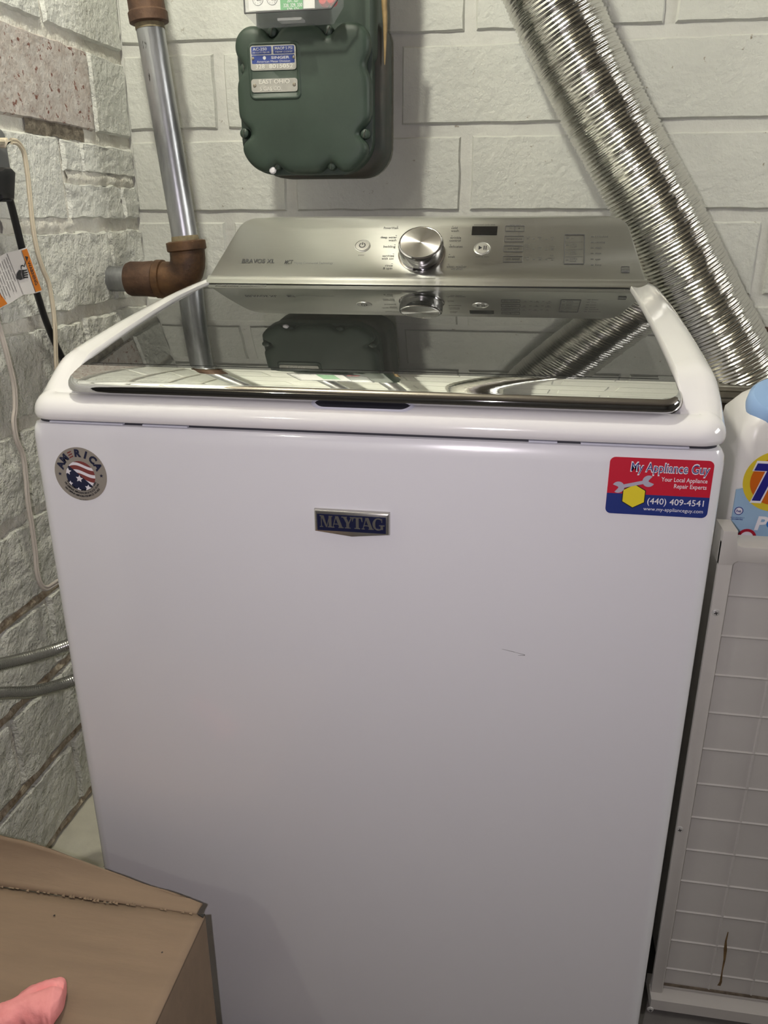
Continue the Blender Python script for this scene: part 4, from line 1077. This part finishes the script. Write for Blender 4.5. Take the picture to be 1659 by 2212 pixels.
# ================================================================== detergent jug
YJ = 0.180; JP = Plane((0, YJ, 0), (1, 0, 0), (0, 0, 1))
jz0 = ztop_c; jx0 = 0.7565; jx1 = jx0+0.20
jug = thing('detergent_jug', ((jx0+jx1)/2, YJ+0.06, jz0), 'white detergent jug with light blue cap standing on the beige cabinet', 'detergent jug')
L = []
def sec(z, x0, x1, y0, y1, r): return [V((a, b, z)) for a, b in rrect(x0, y0, x1, y1, min(r, (x1-x0)/2-0.001, (y1-y0)/2-0.001), 7)]
zsh = at(1588, 880, 1, YJ+0.03).z
L = [sec(jz0, jx0+0.006, jx1-0.006, YJ+0.006, YJ+0.114, 0.014), sec(jz0+0.005, jx0+0.001, jx1-0.001, YJ+0.001, YJ+0.119, 0.016), sec(jz0+0.012, jx0, jx1, YJ, YJ+0.12, 0.016), sec(zsh-0.035, jx0, jx1, YJ, YJ+0.12, 0.016),
     sec(zsh-0.015, jx0+0.002, jx1-0.002, YJ+0.001, YJ+0.119, 0.016), sec(zsh+0.004, jx0+0.014, jx1-0.008, YJ+0.008, YJ+0.115, 0.032), sec(zsh+0.030, jx0+0.055, jx1-0.030, YJ+0.022, YJ+0.105, 0.034), sec(zsh+0.05, jx0+0.085, jx1-0.05, YJ+0.034, YJ+0.096, 0.03), sec(zsh+0.075, jx0+0.09, jx1-0.06, YJ+0.04, YJ+0.09, 0.024)]
MB().loops(L).build('jug_body', 'jug_white', jug, 60)
cq = at(1690, 872, 1, YJ+0.03); ax = V((-0.05, -0.45, 0.88)).normalized()
MB().lathe([(0.034, -0.03), (0.034, -0.010), (0.037, -0.009), (0.038, -0.004), (0.0365, 0.008), (0.032, 0.013), (0.012, 0.015), (0.0005, 0.015)], along(cq, ax), 40).build('cap', 'cap_blue', jug, 40)
MB().tube(bez([V((jx1-0.03, YJ+0.06, zsh+0.03)), V((jx1-0.005, YJ+0.06, zsh+0.06)), V((jx1-0.03, YJ+0.06, zsh+0.085)), V((jx1-0.07, YJ+0.06, zsh+0.075))], 8), 0.013, 12).build('handle', 'jug_white', jug, 60)
# printed front
lz1 = JP.px(1590, 1056)[1]; cen = JP.px(1677, 1040); rl_ = cen[0]-JP.px(1604, 1040)[0]; ri_ = cen[0]-JP.px(1620.5, 1035)[0]
lb = [(jx0+0.002, jz0+0.013), (jx1-0.03, jz0+0.013), (jx1-0.03, lz1+0.006)]+[(jx0+0.002+(jx1-0.032-jx0)*(1-k/10), lz1+0.007*math.sin(math.pi*k/10)+0.001) for k in range(1, 10)]+[(jx0+0.002, lz1-0.001)]
label_ = MB().prism(lb, JP, -0.002, 0.0006).build('label', 'jug_blue', jug, 0)
MB().face(circ(*cen, rl_, 56), JP, 0.0009).build('logo_ring', 'logo_yellow', label_, 0)
MB().face(circ(*cen, ri_, 48), JP, 0.0011).build('logo_disc', 'logo_orange', label_, 0)
t0 = JP.px(1616, 1079); t1h = JP.px(1616, 1000)[1]-t0[1]
for bold, hh, m_ in ((0.052, 0.0013, 'sticker_white'), (0.028, 0.0016, 'logo_navy')):
    tt = MB(); dx = 0.0 if bold > 0.05 else 0.0018
    tt.text('Tide', JP, t0[0]-0.001+dx, t0[1]+(0 if bold > 0.05 else 0.0012), w=0.105-2*dx, h=t1h-(0 if bold > 0.05 else 0.0024), hh=hh, bold=bold, shear=0.32)
    tt.build('logo_letters', m_, label_, 0)
po_ = MB(); q = JP.px(1628, 1143); po_.text('PO', JP, q[0], q[1], w=0.034, h=0.016, hh=0.0013, bold=0.03, shear=0.15); po_.build('label_print', 'sticker_white', label_, 0)
q = JP.px(1659, 1131); MB().ring(circ(q[0]+0.003, q[1], 0.0052, 20), circ(q[0]+0.003, q[1], 0.003, 20), JP, 0.0013, 0.0017).build('label_print', 'logo_cyan', label_, 0)
q = JP.px(1595.5, 1103); he = MB(); r = 0.0048
he.ring(circ(*q, r, 24), circ(*q, r*0.84, 24), JP, 0.0007, 0.0012); he.text('he', JP, q[0], q[1]-0.0016, w=0.0052, h=0.0034, hh=0.0013, align='C', bold=0.02)
he.text('HIGH EFFICIENCY', JP, q[0]-0.008, q[1]-0.0088, w=0.0155, h=0.0012, hh=0.0012, bold=0.01); he.text('HE COMPATIBLE', JP, q[0]-0.0062, q[1]-0.0110, w=0.012, h=0.0014, hh=0.0012, bold=0.03)
he.build('label_print', 'logo_navy', label_, 0)
MB().face(circ(q[0], q[1], r*0.84, 20), JP, 0.0009).build('label_print', 'sticker_white', label_, 0)
q = JP.px(1612, 1160); MB().ring(circ(*q, 0.0105, 26), circ(*q, 0.0072, 26), JP, 0.0007, 0.0012).build('label_print', 'logo_red', label_, 0)
MB().face(circ(*q, 0.0072, 20), JP, 0.0010).build('label_print', 'sticker_white', label_, 0)

# ================================================================== cardboard box and pink cloth
YX = -0.105
ca = at(443, 1977, 1, YX); bz = ca.z; bx1 = ca.x; bx0 = bx1-0.43; by1 = YX; by0 = YX-0.40
box = thing('cardboard_box', ((bx0+bx1)/2, (by0+by1)/2, 0), 'brown cardboard box with a raised flap in front of the washer', 'cardboard box')
TOPB = Plane((0, 0, bz), (1, 0, 0), (0, 1, 0))
# walls
MB().box((bx1-0.004, by0, 0.0), (bx1, by1, bz-0.004)).build('side_wall', 'cardboard', box)
MB().box((bx0, by0, 0.0), (bx0+0.004, by1, bz-0.004)).build('side_wall', 'cardboard', box)
MB().box((bx0+0.004, by0, 0.0), (bx1-0.004, by0+0.004, bz-0.004)).build('side_wall', 'cardboard', box)
MB().box((bx0+0.004, by1-0.004, 0.0), (bx1-0.004, by1, bz-0.004)).build('side_wall', 'cardboard', box)
# top: slightly sagging closed panel with a torn far edge
vs, fs = [], []; nx, ny = 40, 30
for j in range(ny+1):
    for i in range(nx+1):
        u, v_ = i/nx, j/ny
        x = bx0+(bx1-bx0)*u; y = by0+(by1-by0)*v_
        z = bz-0.006*math.sin(math.pi*u)*math.sin(math.pi*v_*0.9)+0.0012*noise.noise(V((x*20, y*9, 1)))*min(1, 8*(1-u))
        if j == ny: y -= 0.0022*abs(noise.noise(V((x*60, 0, 3))))
        vs.append((x, y, z))
for j in range(ny):
    for i in range(nx):
        a = j*(nx+1)+i; fs.append((a, a+1, a+nx+2, a+nx+1))
o = MB().add(vs, fs).build('top_panel', 'cardboard', box, 60)
so = o.modifiers.new('thick', 'SOLIDIFY'); so.thickness = 0.004; so.offset = -1
# raised flap along the far edge, curling lower toward its right end
fpx = [(-140, 1770), (-60, 1787), (0, 1805), (60, 1819), (125, 1840), (180, 1860), (240, 1882), (300, 1905), (360, 1925), (400, 1940), (436, 1957)]
tops = [at(x, y, 1, YX+0.035-0.02*max(0, (x-200)/240)) for x, y in fpx]
vs, fs = [], []; m_ = 10; P_ = bez(tops, 4)
for i, p in enumerate(P_):
    t = i/(len(P_)-1); bpt = V((p.x, by1, bz-0.001))
    for k in range(m_+1):
        s_ = k/m_; q = bpt.lerp(p, s_)
        q += V((0, 0.006*math.sin(math.pi*s_), 0.0015*noise.noise(V((p.x*25, s_*3, 2)))*s_))
        vs.append(q)
for i in range(len(P_)-1):
    for k in range(m_):
        a = i*(m_+1)+k; fs.append((a, a+m_+1, a+m_+2, a+1))
o = MB().add(vs, fs).build('raised_flap', 'cardboard', box, 60)
so = o.modifiers.new('thick', 'SOLIDIFY'); so.thickness = 0.0035; so.offset = 0
# torn paper along the fold
vs, fs = [], []
for i in range(90):
    x = bx1-0.004-0.40*(i+0.6*random.random())/90
    if random.random() < 0.45: continue
    h_ = 0.0010+0.0030*abs(noise.noise(V((x*95, 1, 1)))); d_ = 0.002+0.003*abs(noise.noise(V((x*70, 5, 1))))
    b_ = len(vs); vs += [(x, by1-d_, bz+0.0006), (x-0.0046, by1-d_*0.7, bz+0.0006), (x-0.0024, by1+0.0015, bz+h_)]; fs.append((b_, b_+1, b_+2))
MB().add(vs, fs).build('torn_edge', 'cardboard_edge', box, 0, kind='stuff')
MB().prism([(bx1-0.008, by1-0.001), (bx1-0.0006, by1-0.004), (bx1-0.0004, by1+0.001)], TOPB, -0.004, 0.0010).build('corner_flute', 'dark_hole', box, 0)
for x, y in ((117, 1976), (350, 2056)):
    q = at(x, y, 2, bz); MB().lathe([(0.0012, 0), (0.0008, 0.0005)], Matrix.Translation((q.x, q.y, bz-0.001)), 7).build('speck', 'dark_hole', box)
# pink cloth
def sock():
    pth = [at(x, y, 2, bz+0.012) for x, y in ((-190, 2290), (-130, 2268), (-70, 2240), (-20, 2216), (15, 2200), (50, 2182), (88, 2168), (118, 2160), (136, 2158))]
    pth = bez(pth, 10); m = MB(); Lp = []; N_ = 44
    for i, p in enumerate(pth):
        t = i/(len(pth)-1)
        d_ = (pth[min(i+1, len(pth)-1)]-pth[max(i-1, 0)]).normalized(); sd_ = V((-d_.y, d_.x, 0)).normalized()
        wv = 0.017+0.0075*sstep(0.55, 0.80, t)
        if t > 0.84: wv *= (max(0.02, 1-((t-0.84)/0.163)**2.2))**0.5
        wv *= 1-0.16*math.exp(-((t-0.58)/0.05)**2)
        hv = 0.016*(1-0.3*max(0, (t-0.85)/0.15))
        row = []
        for k in range(N_):
            th = 2*math.pi*k/N_; c_, s2 = math.cos(th), math.sin(th)
            ex = (abs(c_)**0.8)*(1 if c_ > 0 else -1)
            fold = 0.0035*noise.noise(V((t*9+c_*1.2, s2*1.5, 4)))+0.0030*noise.noise(V((t*30, c_*3, s2*3)))+0.0016*math.sin(c_*6+t*23)
            crease = -0.0050*math.exp(-((c_-0.25-0.5*(t-0.75))/0.07)**2)*(1 if s2 > 0 else 0)*sstep(0.55, 0.75, t)
            rr = 1+fold*15
            z = hv*(s2 if s2 > 0 else s2*0.7)*rr
            row.append(V((p.x, p.y, bz))+sd_*(wv*ex*rr)+V((0, 0, 0.0095+z*0.95+crease)))
        Lp.append(row)
    return m.loops(Lp)
tag(sock().build('pink_cloth', 'pink_cloth', None, 80), 'crumpled pink sock-like cloth lying on the cardboard box', 'cloth')

# ================================================================== cords, plug, tag and hoses on the left wall
XO = XL+0.008
def LW(x, y, X): return at(x, y, 0, X)
out_ = thing('power_outlet', LW(-20, 360, XL), 'grey wall outlet box at the left edge with a black plug in it', 'outlet')
OPL = Plane((XL+0.045, 0, 0), (0, 1, 0), (0, 0, 1))
e0, e1 = OPL.px(38, 440), OPL.px(28, 285)
L = []
bo_ = rrect(e0[0]-0.085, OPL.px(20, 436)[1], e0[0], OPL.px(10, 276)[1], (0.01, 0.008, 0.014, 0.01), 8)
MB().prism(bo_, OPL, -0.045, 0.0, 0.006).build('outlet_box', 'outlet_grey', out_, 40)
plug = thing('washer_power_cord', LW(25, 400, XL+0.07), 'black power cord and plug running down the left wall behind the washer', 'power cord')
PPL = Plane((XL+0.074, 0, 0), (0, 1, 0), (0, 0, 1))
pb = [PPL.px(x, y) for x, y in ((38, 372), (36, 420), (35, 432), (8, 432), (6, 424), (-8, 412), (-14, 400), (-14, 368), (6, 366), (12, 361), (28, 361))]
MB().prism(pb, PPL, -0.028, 0.0, 0.006).build('plug', 'cord_black', plug, 35)
pn = [PPL.px(x, y) for x, y in ((35, 430), (34, 436), (10, 436), (10, 430))]
MB().prism(pn, PPL, -0.024, -0.004, 0.003).build('strain_relief', 'cord_black', plug, 35)
XC = XL+0.058
cpx = [(20, 428), (26, 450), (36, 490), (50, 545), (66, 590), (82, 640), (98, 690), (116, 735), (132, 768), (160, 830), (185, 920), (205, 1040)]
cps = bez([LW(x, y, XC-0.006*k) for k, (x, y) in enumerate(cpx)], 8)
MB().tube(cps, 0.0052, 12).build('cord', 'cord_black', plug, 60)
# warning tag folded round the cord
TGX = XC-0.018+0.0075
TP = Plane((TGX, 0, 0), (0, 1, 0), (0, 0, 1))
tagpx = [(59, 534), (91, 629), (78, 633), (50, 637), (22, 655), (-2, 668), (-16, 675), (-60, 600), (-44, 580), (-4, 556), (14, 546), (40, 540)]
tpoly = [TP.px(*p) for p in tagpx]
def curl(a, b, h=0.0):
    o_ = TP.px(75, 585)[0]; k = max(0.0, (o_-a)-0.035)
    return TP.P(a, b, h)
def tface(poly, h):
    m = MB(); vs = [curl(a, b, h) for a, b in poly]; m.add(vs, [tuple(range(len(vs)))]); return m
tg = tface(tpoly, 0.0).build('warning_tag', 'tag_white', plug, 0, label='white and orange warning tag')
so = tg.modifiers.new('thick', 'SOLIDIFY'); so.thickness = 0.0005
org = [TP.px(*p) for p in ((57, 537), (89, 627), (76, 631), (46, 541))]
MB().add([curl(a, b, 0.0008) for a, b in org], [(0, 1, 2, 3)]).build('tag_band', 'tag_orange', tg, 0)
org = [TP.px(*p) for p in ((-12, 618), (15, 656), (-3, 666), (-30, 640))]
MB().add([curl(a, b, 0.0008) for a, b in org], [(0, 1, 2, 3)]).build('tag_band', 'tag_orange', tg, 0)
w0, w1 = V(TP.px(52.5, 554)), V(TP.px(75.5, 617))
tt = MB(); dv_ = w1-w0; rot = math.atan2(dv_.y, dv_.x)
tt.text('WARNING', TP, w0.x+dv_.x*0.20, w0.y+dv_.y*0.20, w=dv_.length*0.80, h=0.0072, rot=rot, hh=0.0012, bold=0.02)
tri = V((math.cos(rot), math.sin(rot))); trn = V((-tri.y, tri.x)); c_ = w0+dv_*0.08
tt.face([tuple(c_-tri*0.0042), tuple(c_+tri*0.0042), tuple(c_+trn*0.0072)], TP, 0.0012)
def tline(p, q, wd_):
    a, b = V(TP.px(*p)), V(TP.px(*q)); d_ = (b-a).normalized(); n_ = V((-d_.y, d_.x))*wd_
    tt.add([curl(*(a-n_), 0.0010), curl(*(b-n_), 0.0010), curl(*(b+n_), 0.0010), curl(*(a+n_), 0.0010)], [(0, 1, 2, 3)])
tline((45, 541), (76, 631), 0.0004); tline((14, 548), (49, 636), 0.0004)
for k in range(9):
    x0, y0 = 12-k*4.6, 556+k*4; L_ = (0.7, 0.95, 0.9, 0.8, 0.95, 0.85, 0.9, 0.8, 0.6)[k]
    for s0, s1 in ((0.0, 0.28), (0.32, 0.62), (0.66, 1.0)):
        tline((x0+29*L_*s0, y0+74*L_*s0), (x0+29*L_*s1, y0+74*L_*s1), 0.00045)
# shocked hand symbol
hc = V(TP.px(47, 592)); hv_ = V(TP.px(59, 590))-hc; hw = hv_.length; hd = hv_.normalized(); hn = V((-hd.y, hd.x))
def hq(pts): tt.face([tuple(hc+hd*a*hw+hn*b*hw) for a, b in pts], TP, 0.0012)
hq([(-1.15, -0.35), (-0.55, -0.55), (-0.1, -0.5), (-0.25, 0.0), (-0.05, 0.42), (-0.45, 0.45), (-1.0, 0.1)])
hq([(0.0, -0.5), (0.25, -0.45), (0.3, 0.4), (0.02, 0.42), (-0.1, 0.0)])
for k in range(4): hq([(0.2, -0.45+k*0.22), (0.9+0.08*math.sin(k), -0.46+k*0.24), (0.9+0.08*math.sin(k), -0.32+k*0.24), (0.2, -0.28+k*0.22)])
hq([(0.0, 0.45), (0.08, 0.75), (0.3, 0.78), (0.55, 0.62), (0.95, 1.1), (0.95, 1.28), (0.52, 0.78), (0.28, 0.92), (-0.02, 0.86), (-0.1, 0.5)])
tt.build('tag_print', 'print_dark', tg, 0)
def twin_cord(name, pts, r, m, label, X, dX=0.0):
    P = bez([LW(x, y, X+dX*k/max(1, len(pts)-1)) for k, (x, y) in enumerate(pts)], 8)
    mb = MB()
    for s_ in (-1, 1):
        q = []
        for i, p in enumerate(P):
            d_ = (P[min(i+1, len(P)-1)]-P[max(i-1, 0)]).normalized(); sd_ = V((1, 0, 0)).cross(d_).normalized()
            q.append(p+sd_*s_*r*0.85)
        mb.tube(q, r, 8)
    return mb.build(name, m, None, 60)
ext = thing('extension_cord', LW(40, 330, XL+0.03), 'cream twin-lead cord plugged in above the black plug', 'cord')
c1 = twin_cord('cord', [(24, 305), (36, 307), (46, 318), (53, 335), (60, 380), (65, 430), (70, 480), (76, 520), (84, 556), (94, 585), (106, 615), (114, 660), (119, 710), (121, 770), (124, 830)], 0.0024, 'cord_white', None, XL+0.040, -0.012)
c1.parent = ext; c1.matrix_parent_inverse = Matrix.Translation(-V(ext.location))
EPL = Plane((XL+0.063, 0, 0), (0, 1, 0), (0, 0, 1))
MB().prism([EPL.px(x, y) for x, y in ((14, 301), (14, 313), (-14, 317), (-30, 312), (-30, 300), (-10, 297))], EPL, -0.016, 0.0, 0.004).build('plug', 'cord_white', ext, 40)
MB().prism([EPL.px(x, y) for x, y in ((29, 304), (28, 308), (22, 310), (17, 320), (14, 318), (14, 300), (20, 297), (22, 302))], EPL, -0.014, -0.002, 0.002).build('strain_relief', 'cord_white', ext, 40)
lc = twin_cord('hanging_cord', [(-30, 440), (-34, 540), (-24, 620), (-14, 660), (-4, 700), (8, 740), (20, 785), (31, 835), (33, 880), (30, 910), (36, 950), (50, 985), (56, 1030), (60, 1080), (68, 1130), (76, 1190), (80, 1235), (88, 1262), (100, 1271), (114, 1264), (135, 1250)], 0.0026, 'cord_pale', None, XL+0.030, 0.03)
tag(lc, 'pale cord hanging slack down the left wall beside the washer', 'cord')
def hose(pts, label):
    F = bez(pts, 40); D = [0]
    for i in range(1, len(F)): D.append(D[-1]+(F[i]-F[i-1]).length)
    n_ = int(D[-1]/0.0011); P = []; j = 0
    for k in range(n_+1):
        q = D[-1]*k/n_
        while j < len(D)-2 and D[j+1] < q: j += 1
        P.append(F[j].lerp(F[j+1], (q-D[j])/max(1e-9, D[j+1]-D[j])))
    m = MB(); Lp = []; up = V((0, 0, 1)); NC = 32
    for i, p in enumerate(P):
        t = (P[min(i+2, len(P)-1)]-P[max(i-2, 0)]).normalized(); a = (up-t*up.dot(t)).normalized(); b = t.cross(a); q = D[-1]*i/n_
        Lp.append([p+(a*math.cos(2*math.pi*k/NC)+b*math.sin(2*math.pi*k/NC))*(0.0088+0.00045*math.sin(8*2*math.pi*k/NC+q*900)*math.sin(8*2*math.pi*k/NC-q*900)) for k in range(NC)])
    m.loops(Lp)
    tag(m.build('braided_hose', 'braid', None, 70), label, 'hose', 'braided water hoses left of the washer')
hose([V((-0.235, -0.055, 0.75)), V((-0.235, -0.06, 0.60)), at(-160, 1470, 0, -0.205), at(0, 1435, 0, -0.185), at(70, 1418, 0, -0.165), at(134, 1398, 0, -0.14), at(200, 1370, 0, -0.10), at(300, 1320, 0, -0.03)], 'upper braided steel hose looping behind the washer')
hose([V((-0.235, 0.02, 0.75)), V((-0.238, -0.0, 0.58)), V((-0.236, -0.025, 0.42)), at(-160, 1540, 0, -0.215), at(-60, 1512, 0, -0.20), at(0, 1498, 0, -0.18), at(70, 1494, 0, -0.16), at(146, 1474, 0, -0.135), at(210, 1445, 0, -0.10), at(300, 1380, 0, -0.03)], 'lower braided steel hose looping behind the washer')
